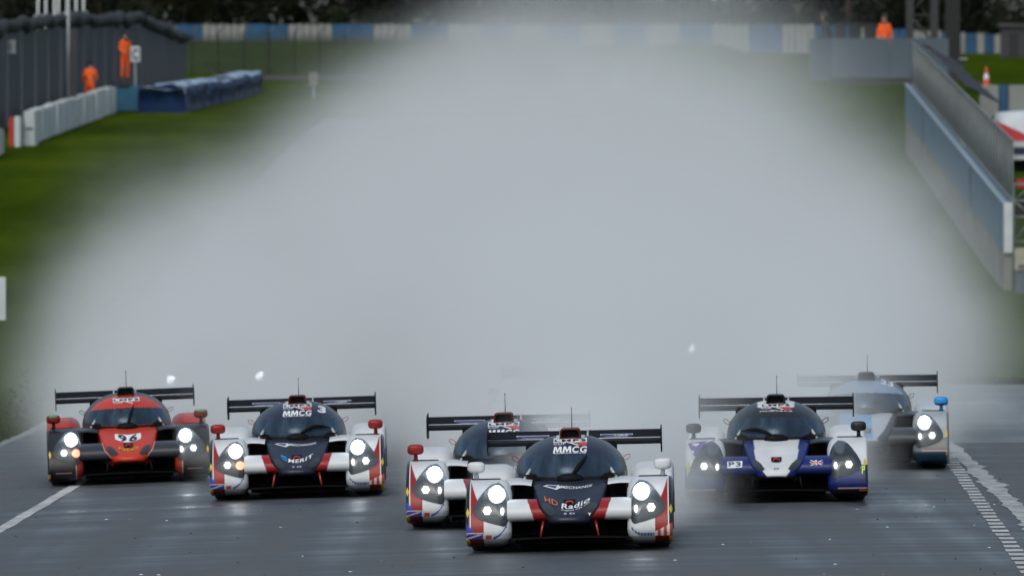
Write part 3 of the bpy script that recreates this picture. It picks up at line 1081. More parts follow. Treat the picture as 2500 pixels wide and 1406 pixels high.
    mb = MB(); mb.tube([(.16 + .13 * math.cos(t), 1.5, .66 + .10 * math.sin(t)) for t in np.linspace(0, 2 * math.pi, 20, endpoint=False)], .014, 6, closed=True)
    mb.build('steering_wheel', M['carbon'], root, smooth=True)
    V, F = superbox(.17, 2.1, .70, .19, .12, .21, 3)
    mesh('seat', V, F, M['dark_cloth'], root)
    # wiper hub and wiper
    V, F = superbox(0, 1.10, .622, .125, .10, .055, 2.1)
    hub = mesh('wiper_hub', V, F, M['matt_black'], root)
    tx, tz, bend = wiper
    pts = []
    for t in np.linspace(.0, 1, 12):
        pts.append((tx * t, .665 + (tz - .665) * t + bend * math.sin(math.pi * t)))
    P = project(pts, cb, .025)
    P[0] = (P[0][0], P[0][1] - .03, P[0][2])
    mb = MB(); mb.tube(P, [.016, .016, .016, .017, .018, .019, .018, .016, .014, .012, .009, .005], 8)
    mb.build('wiper', M['matt_black'], hub, smooth=True)
    # ---- air scoop on the roof
    c = {'union': RED * .35, 'red96': BLACK, 'blue77': BLACK, 'pale25': W((.03, .04, .05))}[liv]
    def rr(hw, zb_, zt, y, n=9):
        P = []
        r_ = .03
        for (cx, cz, a0) in ((hw - r_, zt - r_, 0), (-hw + r_, zt - r_, 90)):
            for k in range(n): 
                t = R(a0 + 90 * k / (n - 1)); P.append((cx + r_ * math.cos(t), y, cz + r_ * math.sin(t)))
        P.append((-hw - .004, y, zb_)); P.append((hw + .004, y, zb_))
        return P
    ringlist = [rr(.078, .985, 1.052, 1.80), rr(.078, .985, 1.054, 1.655), rr(.086, .978, 1.060, 1.65), rr(.094, .972, 1.068, 1.662), rr(.095, .96, 1.070, 1.75), rr(.09, .95, 1.068, 2.1), rr(.07, .93, 1.03, 2.6), rr(.05, .85, .92, 3.3)]
    V = sum(ringlist, []); k = len(ringlist[0])
    F = grid_faces(len(ringlist), k, 0, True)
    V_ = np.array(V)
    mesh('air_scoop', V, F, PAINT, root, cols=np.tile(c, (len(V), 1)))
    mesh('scoop_mouth', [(p[0], 1.70, p[2]) for p in ringlist[0]], [tuple(range(k))[::-1]], M['matt_black'], root, smooth=False)
    mb = MB(); mb.tube([(.012, 2.0, 1.06), (.012, 2.02, 1.24)], [.0045, .0022], 6); mb.tube([(.012, 2.02, 1.235), (.012, 2.022, 1.252)], .005, 6)
    mb.build('antenna', M['matt_black'], root, smooth=True)
    # ---- engine cover and tail
    V = []; 
    for y, zt in ((2.5, .56), (3.2, .58), (3.9, .56), (4.45, .50), (4.5, .30)):
        for x in np.linspace(-.62, .62, 9): V.append((x, y, zt - .04 * (x / .62) ** 2))
    cc = {'union': WHITE, 'red96': RED96 * .7, 'blue77': WHITE, 'pale25': WHITE * .6}[liv]
    mesh('engine_cover', V, [f[::-1] for f in grid_faces(5, 9)], PAINT, root, cols=np.tile(cc, (len(V), 1)))
    # ---- rear wing
    rw = None
    def foil(y0, y1, z0_, z1_, th, name, parent):
        n_ = 14
        P = []
        for i in range(n_ + 1):
            t = i / n_; P.append((y0 + (y1 - y0) * t, z0_ + (z1_ - z0_) * t ** 1.4 + th * math.sqrt(t) * (1 - t) * 1.6))
        for i in range(n_, -1, -1):
            t = i / n_; P.append((y0 + (y1 - y0) * t, z0_ + (z1_ - z0_) * t ** 1.4 - th * math.sqrt(t) * (1 - t) * 1.2 - .003))
        V = [(x_, y, z) for x_ in (-.805, .805) for (y, z) in P]
        m_ = len(P)
        F = grid_faces(2, m_, 0, True) + [tuple(range(m_)), tuple(range(m_, 2 * m_))[::-1]]
        return mesh(name, V, F, M['carbon'], parent, smooth=False), V, F
    rw, Vw, Fw = foil(4.10, 4.42, .868, .905, .035, 'rear_wing', root)
    fl, Vf, Ff = foil(4.40, 4.60, .918, .982, .014, 'flap', rw)
    for s in (-1, 1):
        V = [(s * .806, 4.04, .86), (s * .806, 4.10, .80), (s * .806, 4.25, .772), (s * .806, 4.62, .772), (s * .806, 4.66, .80), (s * .806, 4.66, 1.02), (s * .806, 4.2, 1.0), (s * .806, 4.05, .96)]
        V2 = [(x_ + s * .012, y, z) for x_, y, z in V]
        F = [tuple(range(8)), tuple(range(8, 16))[::-1]] + [(i, 8 + i, 8 + (i + 1) % 8, (i + 1) % 8) for i in range(8)]
        mesh('endplate', V + V2, F, M['carbon'], rw, smooth=False)
        mb = MB(); mb.tube([(s * .128, 3.95, .50), (s * .128, 4.05, .80), (s * .128, 4.06, .95), (s * .128, 4.15, .99), (s * .128, 4.32, .965)], .010, 6)
        mb.build('wing_pylon', M['bracket'], rw, smooth=True)
        if liv == 'union':
            wb = bvh_of(Vf, Ff)
            zc = 1.035 + .03
            patch('wing_label', [(s * .24, zc + .014), (s * .545, zc + .014), (s * .545, zc - .014), (s * .24, zc - .014)], wb, M['print_white'], rw, .004)
            patch('wing_label', [(s * .246, zc + .009), (s * .539, zc + .009), (s * .539, zc - .009), (s * .246, zc - .009)], wb, M['print_navy'], rw, .006)
            if s > 0: lettering('wing_lettering', 'URE', .44, zc - .003, .13, .012, wb, M['print_white'], rw, off=.008)
    if ghost:
        return root
    # ---- series decal at the top of the screen
    D_ = root
    if liv != 'pale25':
        dz = -.035 if liv == 'red96' else 0
        patch('series_decal', [(-.152, 1.03 + dz), (.152, 1.03 + dz), (.152, .988 + dz), (-.152, .988 + dz)], cb, M['print_white'], D_, .004)
        lettering('series_lettering', 'LMP3', 0, 1.005 + dz, .285, .022, cb, M['print_black'], D_, bold=.03, off=.006)
        lettering('series_lettering', 'HENDERSON', 0, 1.024 + dz, .24, .009, cb, M['print_navy'], D_, off=.006)
        lettering('series_lettering', 'CUP', -.095, .975 + dz, .11, .018, cb, M['print_white'], D_, bold=.02)
        patch('series_decal', [(.02, .986 + dz), (.152, .986 + dz), (.152, .955 + dz), (.09, .957 + dz)], cb, M['print_red'], D_, .004)
        patch('series_decal', [(-.03, .984 + dz), (.02, .982 + dz), (.08, .960 + dz), (.072, .954 + dz), (.015, .973 + dz)], cb, M['print_white'], D_, .006)
    if liv == 'union':
        block_m('sponsor_lettering', -.152, -.072, .922, .058, cb, M['print_white'], D_, -.10, .12)
        block_m('sponsor_lettering', -.066, .014, .922, .058, cb, M['print_white'], D_, -.10, .12)
        lettering('sponsor_lettering', 'CG', .086, .921, .132, .058, cb, M['print_white'], D_, bold=.03, slant=.12, bend=-.10)
        lettering('sponsor_lettering', 'Maria Mallaband Care Group', 0, .888, .29, .014, cb, M['print_white'], D_, bend=-.10)
        lettering('sponsor_lettering', 'AMECHANIX', .04, .572, .33, .024, nb, M['print_white'], D_, bend=.75, slant=.2)
        patch('sponsor_emblem', [(-.245, .593), (-.20, .604), (-.10, .597), (-.08, .575), (-.12, .556)], nb, M['print_white'], D_, .004)
        patch('sponsor_emblem', [(-.215, .592), (-.19, .598), (-.115, .59), (-.13, .568)], nb, M['print_navy'], D_, .006)
        lettering('bonnet_emblem', '5 D', 0, .338, .10, .014, nb, M['print_white'], D_, bold=.0)
    if opts.get('number') == '3':
        lettering('number_decal', '3', .262, .955, .085, .075, cb, M['print_white'], D_, bold=.045, rise=-.25)
        lettering('sponsor_lettering', 'MERIT', .04, .400, .262, .040, nb, M['print_white'], D_, bend=1.84, rise=.184, slant=.1, bold=.02, off=.008)
        patch('sponsor_emblem', [(-.175, .475), (-.168, .455), (-.10, .425), (-.115, .45)], nb, M['print_blue'], D_)
        patch('sponsor_emblem', [(-.18, .46), (-.15, .425), (-.105, .395), (-.105, .42), (-.15, .44)], nb, M['print_blue'], D_)
    if opts.get('radio'):
        lettering('sponsor_lettering', 'Radio', .057, .406, .255, .046, nb, M['print_white'], D_, bend=2.05, rise=.255, slant=.12, bold=.02, off=.008)
        lettering('sponsor_lettering', 'Digital AM FM', .055, .372, .25, .012, nb, M['print_white'], D_, bend=2.05, rise=.255)
        lettering('sponsor_lettering', 'HD', -.165, .452, .12, .05, nb, M['print_orange'], D_, rise=-.4, slant=-.2, bold=.01)
        patch('scrutineering_sticker', [(.165, .345), (.195, .34), (.178, .315)], nb, M['print_white'], D_)
    if liv == 'red96':
        patch('number_plate', [(-.15, .578), (0, .562), (.15, .578), (.148, .515), (.05, .475), (-.05, .475), (-.148, .515)], nb, M['print_white'], D_)
        lettering('number_decal', '9', -.062, .522, .095, .082, nb, M['print_black'], D_, bold=.03, rise=-.2, slant=-.25, off=.008)
        lettering('number_decal', '6', .062, .522, .095, .082, nb, M['print_black'], D_, bold=.03, rise=.2, slant=.25, off=.008)
        lettering('sponsor_lettering', 'NEO', 0, .385, .22, .030, nb, M['print_yellow'], D_, bend=2.2, bold=.01, off=.006)
    if liv == 'blue77':
        lettering('website_lettering', 'www.LMP3cup.co.uk', 0, .945, .34, .022, cb, M['print_white'], D_, bend=-.15)
        bvL, bvR = opts['bv-1'], opts['bv1']
        patch('number_panel', [(-.905, .62), (-.62, .655), (-.74, .58), (-.83, .475)], bvL, M['print_purple'], D_, .003)
        lettering('number_decal', '7', -.825, .565, .075, .10, bvL, M['print_white'], D_, bold=.03, slant=.15, off=.006)
        lettering('number_decal', '7', -.69, .636, .10, .028, bvL, M['print_white'], D_, bold=.03, slant=.3, off=.006)
        fb = {}
        pr = spline([(.55, .455), (.33, .470), (.17, .447), (.07, .392), (.045, .335), (.075, .288), (.20, .272), (.50, .285)], 50)
        for s in (-1, 1):
            V = np.vstack([np.column_stack([np.full(50, s * x_), pr]) for x_ in (.24, .56)])
            fb[s] = bvh_of(V, grid_faces(2, 50))
        patch('class_decal', [(-.50, .425), (-.345, .43), (-.35, .365), (-.50, .36)], fb[-1], M['print_white'], D_)
        lettering('class_lettering', 'P3', -.425, .396, .125, .045, fb[-1], M['print_navy'], D_, bold=.03, off=.007)
        patch('union_flag', [(.335, .43), (.475, .425), (.475, .378), (.345, .375)], fb[1], M['print_navy'], D_, .003)
        patch('union_flag', [(.335, .41), (.475, .408), (.475, .394), (.345, .394)], fb[1], M['print_white'], D_, .005)
        patch('union_flag', [(.395, .43), (.41, .43), (.415, .377), (.40, .377)], fb[1], M['print_white'], D_, .005)
        patch('union_flag', [(.335, .406), (.475, .405), (.475, .397), (.345, .397)], fb[1], M['print_red'], D_, .007)
        patch('union_flag', [(.34, .428), (.355, .428), (.47, .38), (.455, .378)], fb[1], M['print_white'], D_, .0045)
        patch('union_flag', [(.46, .427), (.475, .427), (.36, .376), (.345, .376)], fb[1], M['print_white'], D_, .0045)
        lettering('sponsor_lettering', 'P', .885, .325, .035, .085, bvR, M['print_lime'], D_, bold=.03)
        lettering('sponsor_lettering', 'P', -.895, .33, .035, .085, bvL, M['print_lime'], D_, bold=.03)
        lettering('bonnet_emblem', 'D', 0, .345, .05, .015, nb, M['print_navy'], D_)
    if liv == 'pale25':
        lettering('number_decal', '23', .235, .99, .14, .055, cb, M['print_white'], D_, bold=.04, rise=-.3)
    return root

plain_red = plain('red_strut', (.30, .02, .015), .35, coat=.4)

def place(root, cx, s, yaw, roll=None):
    D = FPX / s
    x = (cx - 1250.0) / s
    z = gz(x, D + 1.0)
    slope = .024 - .0036 * x if roll is None else roll
    root.location = (x, D, z)
    root.rotation_euler = (0, -math.atan(slope), -R(yaw))
    return root

def copy_tree(o, parent=None):
    c = o.copy(); COL.objects.link(c); c.parent = parent
    for ch in list(o.children): copy_tree(ch, c)
    return c

U_WH = (WHITE, WHITE)
U_RD = (RED * .9, RED * .9)
CARS = []
carA = place(make_car('white, navy and red race car with white wing mirrors and upright wiper', 'union', (.150, .853, 0), U_WH, {'radio': True}, 'closed racing prototypes in a pack'), 1391.5, 271.6, 1.13)
car3 = place(make_car('white, navy and red race car numbered 3 on its screen, amber indicator lit', 'union', (.34, .742, .06), U_RD, {'number': '3', 'amber': True}, 'closed racing prototypes in a pack'), 726.5, 229.3, -.1)
carM = place(make_car('white race car with red mirrors half hidden by spray behind the white-mirrored car', 'union', (.2, .70, .03), U_RD, {}, 'closed racing prototypes in a pack'), 1228, 253.7, 1.0)
car96 = place(make_car('red and black race car numbered 96 with green-topped mirrors', 'red96', (.077, .886, 0), (RED96 * .30, CHAR), {'amber': True}, 'closed racing prototypes in a pack'), 317.5, 214.5, -2.3)
car77 = place(make_car('white and royal blue race car with dark mirrors and P3 decal, main lamps unlit', 'blue77', (-.35, .735, .045), (CHAR, CHAR), {'main_off': True}, 'closed racing prototypes in a pack'), 1897, 240.0, 1.4)
car25 = place(make_car('pale blue and silver race car with bright blue mirrors beside the dashed line', 'pale25', (-.2, .70, .02), (W((.02, .25, .60)), W((.02, .25, .60))), {}, 'closed racing prototypes in a pack'), 2116, 217.5, 2.0)
GRP = 'closed racing prototypes in a pack'
g1 = place(make_car('race car deep in the spray behind the number 96 car, only its lamps showing', 'pale25', (.2, .70, 0), (CHAR, CHAR), {'ghost': True}, GRP), 528, 167.5, 0)
g2 = place(make_car('race car lost in spray, faint dark wing above the white-mirrored car', 'union', (.2, .70, 0), U_RD, {'ghost': True, 'main_off': True, 'dark': True}, GRP), 1378, 203.0, 1.0)
g3 = place(make_car('race car far back in the spray, only a pale lamp showing', 'red96', (.2, .70, 0), (CHAR, CHAR), {'ghost': True, 'main_off': -1, 'dark': True}, GRP), 1590, 154.5, 0)
ALLCARS = [carA, car3, carM, car96, car77, car25, g1, g2, g3]

# ------------------------------------------------------------------ left side: sheet fence, barriers, marshals
def corrugated(p0, p1, h0, h1, z0, z1, rib=.25, depth=.035):
    p0 = W(p0); p1 = W(p1); L = np.linalg.norm(p1 - p0); n = max(2, int(L / rib))
    d = (p1 - p0) / L; nrm = W((d[1], -d[0]))
    V = []
    for i in range(n + 1):
        t = i / n; o = depth * (1 if i % 2 else -1)
        q = p0 + (p1 - p0) * t + nrm * o
        zb = z0 + (z1 - z0) * t
        V += [(q[0], q[1], zb), (q[0], q[1], zb + h0 + (h1 - h0) * t)]
    return V, [(2 * i, 2 * i + 2, 2 * i + 3, 2 * i + 1) for i in range(n)]

fence = thing('sheet_fence', 'tall dark grey corrugated sheet fence with black netting along its top', 'fence', (0, 0, 0))
FP = [((-17.67, 375), 3.2), ((-16.93, 520), 3.4), ((-18.3, 640), 2.25)]
for a in range(2):
    (p0, h0), (p1, h1) = FP[a], FP[a + 1]
    n = 14 if a == 0 else 12
    for i in range(n):
        t0, t1 = i / n, (i + 1) / n
        q0 = W(p0) + (W(p1) - W(p0)) * t0; q1 = W(p0) + (W(p1) - W(p0)) * (t1 - .004)
        V, F = corrugated(q0, q1, h0 + (h1 - h0) * t0, h0 + (h1 - h0) * t1, gz(*q0), gz(*q1))
        mesh('fence_sheet', V, F, M['fence_sheet'], fence, smooth=False)
        mb = MB(); mb.box(q0[0] - .06, q0[0] + .06, q0[1] - .14, q0[1] - .04, gz(*q0) - .1, gz(*q0) + h0 + (h1 - h0) * t0 + .1)
        mb.build('post', M['fence_sheet'], fence)
    pts = []; rs = []
    for t in np.linspace(0, 1, 60):
        q = W(p0) + (W(p1) - W(p0)) * t
        pts.append((q[0] + random.uniform(-.06, .06), q[1], gz(*q) + h0 + (h1 - h0) * t + .22 + random.uniform(-.12, .14))); rs.append(random.uniform(.14, .34))
    mb = MB(); mb.tube(pts, rs, 8); mb.build('netting_roll', M['dark_net'], fence, smooth=True)

# pale board at the fence corner, and the round black mirror on it
p = px(318, 88, 512)
mb = MB(); mb.box(p[0] - .28, p[0] + .28, p[1] - .9, p[1] - .8, p[2] - .5, p[2] + .35); tag(mb.build('pale_board', M['grey_board'], bevel=.02), 'pale blue-grey board hung high on the sheet fence corner', 'board')
p = px(291, 84, 498)
V, F = lathe([(-.05, .001), (-.05, .20), (0, .23), (.05, .20), (.05, .001)], 24, 'x')
V = [(p[0] + v[1], p[1] - .8 + v[0], p[2] + v[2]) for v in V]
tag(mesh('round_mirror', V, F, M['black_col']), 'round black disc mounted above the marshal in orange by the fence', 'mirror')

def board(name, x0, x1, y0, y1, D, mat, label, cat, post=True):
    a = px(x0, y1, D); b = px(x1, y0, D)
    t = thing(name, label, cat, (a[0], D, a[2]))
    o = MB().box(0, b[0] - a[0], -.02, .02, 0, b[2] - a[2]).build('panel', mat, t, bevel=.006)
    if post:
        g = gz((a[0] + b[0]) / 2, D) - a[2]
        MB().box((b[0] - a[0]) / 2 - .04, (b[0] - a[0]) / 2 + .04, .02, .09, min(g, -.05), (b[2] - a[2]) * .8).build('post', M['steel'], t)
    return t
t = board('letter_board', 319, 342, 114, 152, 444, M['white_pvc'], 'white board with a black letter C beside the standing marshal', 'sign')
def flat_text(s, t, cx, cz, w, h, mat, bold=.02, y=-.028):
    V, F = text_mesh(s, bold)
    return mesh('lettering', [(cx + u * w, y, cz + v * h) for u, v in V], F, mat, t, smooth=False)
flat_text('C', t, .18, .30, .25, .42, M['print_black'], .03)
t = board('notice', 18, 38, 98, 132, 396, M['white_pvc'], 'small white notice with a red mark on the sheet fence', 'sign', False)
flat_text('F', t, .12, .22, .10, .22, M['print_red'])
board('marker_board', -38, 14, 676, 782, 200, M['white_pvc'], 'plain white marker board standing on the grass verge', 'sign')
board('marker_board', 755, 777, 178, 210, 520, M['conc'], 'small pale marker board at the far edge of the grass', 'sign')
# lamp posts and white roof posts behind the fence
p = px(167, 215, 398)
t = thing('light_pole', 'tall pale steel pole in front of the sheet fence', 'pole', (p[0], 398, gz(p[0], 398)))
MB().tube([(0, 0, 0), (0, 0, 5.2)], [.055, .045], 10).build('shaft', M['steel'], t, smooth=True)
MB().box(-.10, .10, -.10, .10, 0, .05).build('base_plate', M['steel'], t)
MB().box(.08, .30, .02, .12, -.1, 3.4).build('stay', M['dark_beam'], t)
for i, xx in enumerate((93, 112, 133, 143, 164, 186, 204)):
    p = px(xx, 40 - i * 1.5, 470)
    t = thing('white_post', 'slim white steel post rising behind the sheet fence', 'post', (p[0], 470, gz(p[0], 470)), 'white posts behind the fence')
    MB().tube([(0, 0, 0), (0, 0, p[2] + 1.9 - gz(p[0], 470))], [.05, .045], 8).build('shaft', M['white_steel'], t, smooth=True)
    MB().box(-.16, .16, -.1, .1, p[2] - gz(p[0], 470) - .06, p[2] - gz(p[0], 470) + .04).build('collar', M['white_steel'], t)

# white barrier blocks
wb = thing('white_barrier', 'long row of white tyre-barrier blocks in front of the sheet fence', 'barrier', (0, 0, 0))
n = 25
for i in range(n):
    t0 = i / n
    y0 = 357 + (441 - 357) * t0; y1 = y0 + 84 / n - .45
    x0 = -14.98 + (-15.33 + 14.98) * t0
    z = gz(x0, y0) - .05
    h = 1.07 + random.uniform(-.03, .03)
    o = MB().box(x0 - .32, x0 + random.uniform(-.03, .03), y0, y1, z, z + h).build('barrier_block', M['white_pvc'], wb, bevel=.05)
t = thing('barrier_end_block', 'large white block closing the near end of the white barrier', 'barrier', (-14.95, 353, gz(-15, 353) - .05))
MB().box(-.17, .17, -.3, 2.4, 0, 1.12).build('block', M['white_pvc'], t, bevel=.03)
MB().box(-.12, .12, -.306, -.301, .52, .58).build('strap', M['dark_cloth'], t)
t = thing('barrier_end_block', 'narrow white block leaning beside the barrier end block', 'barrier', (-15.24, 351, gz(-15.2, 351) - .05))
MB().box(-.10, .08, 0, 1.6, 0, .98).build('block', M['white_pvc'], t, bevel=.03)
t = thing('white_barrier', 'short white barrier with dark scrawl nearest the track corner', 'barrier', (-15.2, 330, gz(-15.2, 330) - .05))
for i in range(4):
    MB().box(-.6, .02 - .02 * i, i * 3.0, i * 3.0 + 2.7, 0, 1.02).build('barrier_block', M['white_pvc'], t, bevel=.05)
tag(MB().box(-15.42, -15.27, 349, 349.4, gz(-15.3, 349), gz(-15.3, 349) + .95).build('fire_extinguisher', M['print_red'], bevel=.05), 'dark red upright box standing between the white barriers', 'box')

# blue covered tyre bundles
t = thing('teal_block', 'flat teal-blue barrier block between the white barrier and the blue tarpaulins', 'barrier', (-14.9, 442, gz(-15, 442)))
MB().box(-.52, .40, 0, 2.5, 0, 1.0).build('block', M['teal'], t, bevel=.03)
MB().box(-.45, .1, -.02, .6, .86, 1.06).build('sack', M['dark_cloth'], t, bevel=.05)
bt = 'blue tarpaulin tyre bundles curving along the grass'
labs = ['dark navy tarpaulin bundle with a broad front, first of the blue row', 'blue tarpaulin bundle with glare painted on its wet top in the middle of the blue row']
N = 13
for i in range(N):
    t0 = i / N
    y0 = 443 + 157 * t0; y1 = y0 + 157 / N - .7
    xr = -12.65 + .9 * t0 - 1.5 * t0 ** 2.2
    wdt = 1.55 * (1 - .25 * t0)
    z = gz(xr - .6, y0) - .08
    h = 1.02 + random.uniform(-.08, .1)
    nx, ny = 12, 16
    V = []
    prof = [(0, 0)] + [(.02 + .05 * math.sin(k), h * k / 6) for k in range(1, 6)] + [(.10, h * .96), (.3, h + .03), (.6, h + random.uniform(0, .06)), (1.0, h + .02), (wdt - .15, h - .02), (wdt, h * .8), (wdt, 0)]
    for j in range(ny + 1):
        yy = y0 + (y1 - y0) * j / ny
        for k, (ox, oz) in enumerate(prof):
            w_ = .13 * noise.noise(Vector((i * 3.1 + k * .8, yy * .9, oz * 2)))
            zz = gz(xr - .6, yy) - .08 + oz + (w_ * .8 if oz > .2 else 0)
            V.append((xr - ox + w_, yy, zz))
    F = grid_faces(ny + 1, len(prof))
    m0 = len(prof)
    F += [tuple(range(m0)), tuple(range(ny * m0, ny * m0 + m0))[::-1]]
    th = thing('tarpaulin_bundle', labs[0] if i == 0 else labs[1] if i == 6 else 'blue tarpaulin bundle with glare painted on its wet top in the curving blue row', 'tyre bundle', (0, 0, 0), bt)
    side = [f for f in F]
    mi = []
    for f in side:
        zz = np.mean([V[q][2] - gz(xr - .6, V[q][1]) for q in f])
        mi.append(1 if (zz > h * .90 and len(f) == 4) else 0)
    o = mesh('cover', V, side, [M['blue_tarp'], M['tarp_top_glare']], th, mi=mi)
    if i == 0:
        pass
    MB().tube([(xr + .03, (y0 + y1) / 2, z + .05), (xr + .04, (y0 + y1) / 2, z + h * .9), (xr - .4, (y0 + y1) / 2, z + h + .08), (xr - wdt + .1, (y0 + y1) / 2, z + h + .02)], .018, 6).build('strap', M['dark_cloth'], th, smooth=True)
# broad navy front bundle
th = thing('tarpaulin_bundle', 'broad dark navy tarpaulin bundle facing the teal block, glare painted on top', 'tyre bundle', (0, 0, 0), bt)
V = []; x0, x1 = -14.48, -12.62
for j in range(9):
    yy = 440.6 + 4.2 * j / 8
    for k in range(15):
        f = k / 14
        z = gz(-13.5, yy) - .08
        if f < .18: p_ = (x0 + .02 * math.sin(9 * f), z + .98 * f / .18)
        elif f > .82: p_ = (x1 + .03 * math.sin(20 * f), z + .98 * (1 - f) / .18)
        else: p_ = (x0 + (x1 - x0) * (f - .18) / .64, z + .98 + .05 * math.sin((f - .18) * 12))
        V.append((p_[0], yy, p_[1] + .03 * noise.noise(Vector((k * .7, j * .8, 4)))))
F = grid_faces(9, 15) + [tuple(range(15)), tuple(range(8 * 15, 9 * 15))[::-1]]
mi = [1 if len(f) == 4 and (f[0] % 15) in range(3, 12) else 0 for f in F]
mesh('cover', V, F, [M['blue_tarp'], M['tarp_top_glare']], th, mi=mi)
MB().tube([(x0 + .2, 440.55, gz(-13.5, 440.6) + .85), (x1 - .2, 440.55, gz(-13.5, 440.6) + .80)], .015, 6).build('strap', M['dark_cloth'], th, smooth=True)

# ------------------------------------------------------------------ people
def person(label, loc, joints, radii, edges, mats, colour_of, extras=(), rz=0.0):
    me = bpy.data.meshes.new('body')
    names = list(joints)
    me.from_pydata([joints[k] for k in names], [(names.index(a), names.index(b)) for a, b in edges], [])
    ob = bpy.data.objects.new('tmp', me); COL.objects.link(ob)
    sk = ob.modifiers.new('skin', 'SKIN')
    for i, k in enumerate(names):
        r = radii[k]
        me.skin_vertices[0].data[i].radius = r if isinstance(r, tuple) else (r, r)
        me.skin_vertices[0].data[i].use_root = (k == 'pelvis')
    sb = ob.modifiers.new('sub', 'SUBSURF'); sb.levels = 2; sb.render_levels = 2
    dg = bpy.context.evaluated_depsgraph_get()
    ev = bpy.data.meshes.new_from_object(ob.evaluated_get(dg))
    bpy.data.objects.remove(ob)
    root = thing('person', label, 'person', loc)
    root.rotation_euler[2] = rz
    body = link('body', ev, mats, root)
    ev.polygons.foreach_set('use_smooth', [True] * len(ev.polygons))
    ev.polygons.foreach_set('material_index', [colour_of(p.center) for p in ev.polygons])
    return root

def standing(lean=0.0, armf=.25):
    J = {'pelvis': (0, 0, .95), 'waist': (0, 0 - lean * .2, 1.12), 'chest': (0, -lean * .6, 1.36), 'neck': (0, -lean, 1.52), 'jaw': (0, -lean - .04, 1.60), 'head': (0, -lean - .02, 1.70), 'crown': (0, -lean, 1.77),
         'hipl': (-.10, 0, .90), 'kneel': (-.12, -.02, .50), 'anklel': (-.12, .02, .09), 'toel': (-.13, -.16, .04),
         'hipr': (.10, 0, .90), 'kneer': (.12, -.04, .50), 'ankler': (.13, .0, .09), 'toer': (.15, -.18, .04),
         'shl': (-.18, -lean * .9, 1.44), 'ell': (-.25, -lean - .02, 1.17), 'wrl': (-.20, -armf - lean, 1.02), 'hal': (-.17, -armf - .09 - lean, 1.02),
         'shr': (.18, -lean * .9, 1.44), 'elr': (.26, -lean + .02, 1.17), 'wrr': (.22, -armf * .6 - lean, .98), 'har': (.20, -armf * .6 - .09 - lean, .96)}
    Rr = {'pelvis': (.16, .12), 'waist': (.15, .11), 'chest': (.18, .13), 'neck': .06, 'jaw': .075, 'head': .098, 'crown': .075, 'hipl': .095, 'kneel': .07, 'anklel': .055, 'toel': .045,
          'hipr': .095, 'kneer': .07, 'ankler': .055, 'toer': .045, 'shl': .075, 'ell': .055, 'wrl': .038, 'hal': .04, 'shr': .075, 'elr': .055, 'wrr': .038, 'har': .04}
    E = [('pelvis', 'waist'), ('waist', 'chest'), ('chest', 'neck'), ('neck', 'jaw'), ('jaw', 'head'), ('head', 'crown'), ('pelvis', 'hipl'), ('hipl', 'kneel'), ('kneel', 'anklel'), ('anklel', 'toel'),
         ('pelvis', 'hipr'), ('hipr', 'kneer'), ('kneer', 'ankler'), ('ankler', 'toer'), ('chest', 'shl'), ('shl', 'ell'), ('ell', 'wrl'), ('wrl', 'hal'), ('chest', 'shr'), ('shr', 'elr'), ('elr', 'wrr'), ('wrr', 'har')]
    return J, Rr, E

def overall_cols(c):
    if c.z > 1.655 and c.y > -.06: return 2
    if c.z > 1.515: return 1
    if abs(c.x) < .26 and c.y < -.30: return 1
    if c.z < .10: return 2
    if (1.13 < c.z < 1.17) or (.40 < c.z < .45) : return 3
    return 0
PM = [M['hivis'], M['skin'], M['hair'], M['tape']]
def add_face(root, lean=0.0):
    MB().tube([(0, -lean - .115, 1.665), (0, -lean - .135, 1.64), (0, -lean - .115, 1.628)], [.010, .016, .012], 6).build('nose', M['skin'], root, smooth=True)
def add_cap(root, mat, lean=0.0):
    V, F = superbox(0, -lean + .01, 1.745, .108, .118, .065, 2.2)
    mesh('cap', V, F, mat, root)
    MB().box(-.075, .075, -lean - .19, -lean - .08, 1.715, 1.73).build('peak', mat, root, bevel=.006)

J, Rr, E = standing(.02, .22)
p = px(308, 195, 446)
pr1 = person('marshal in orange overalls standing beside the letter C board', (p[0], 444.5, p[2]), J, Rr, E, PM, overall_cols, rz=R(35)); add_face(pr1); add_cap(pr1, M['dark_cloth'])
gp = gz(p[0], 444.5)
st = thing('marshal_stand', 'low dark stand raising the standing marshal behind the barrier', 'platform', (p[0], 444.5, gp))
MB().box(-.5, .5, -.25, .6, p[2] - gp - .10, p[2] - gp - .002).build('deck', M['dark_beam'], st)
for sx in (-.45, .45):
    MB().box(sx - .04, sx + .04, -.2, -.12, 0, p[2] - gp - .10).build('leg', M['dark_beam'], st); MB().box(sx - .04, sx + .04, .45, .53, 0, p[2] - gp - .10).build('leg', M['dark_beam'], st)
J, Rr, E = standing(.10, .12)
p = px(219, 152, 432)
pr2 = person('marshal in orange jacket with back turned, behind the white barrier', (p[0], 432, p[2] - 1.77), J, Rr, E, PM, overall_cols, rz=R(170))
add_cap(pr2, M['hair'], .10)

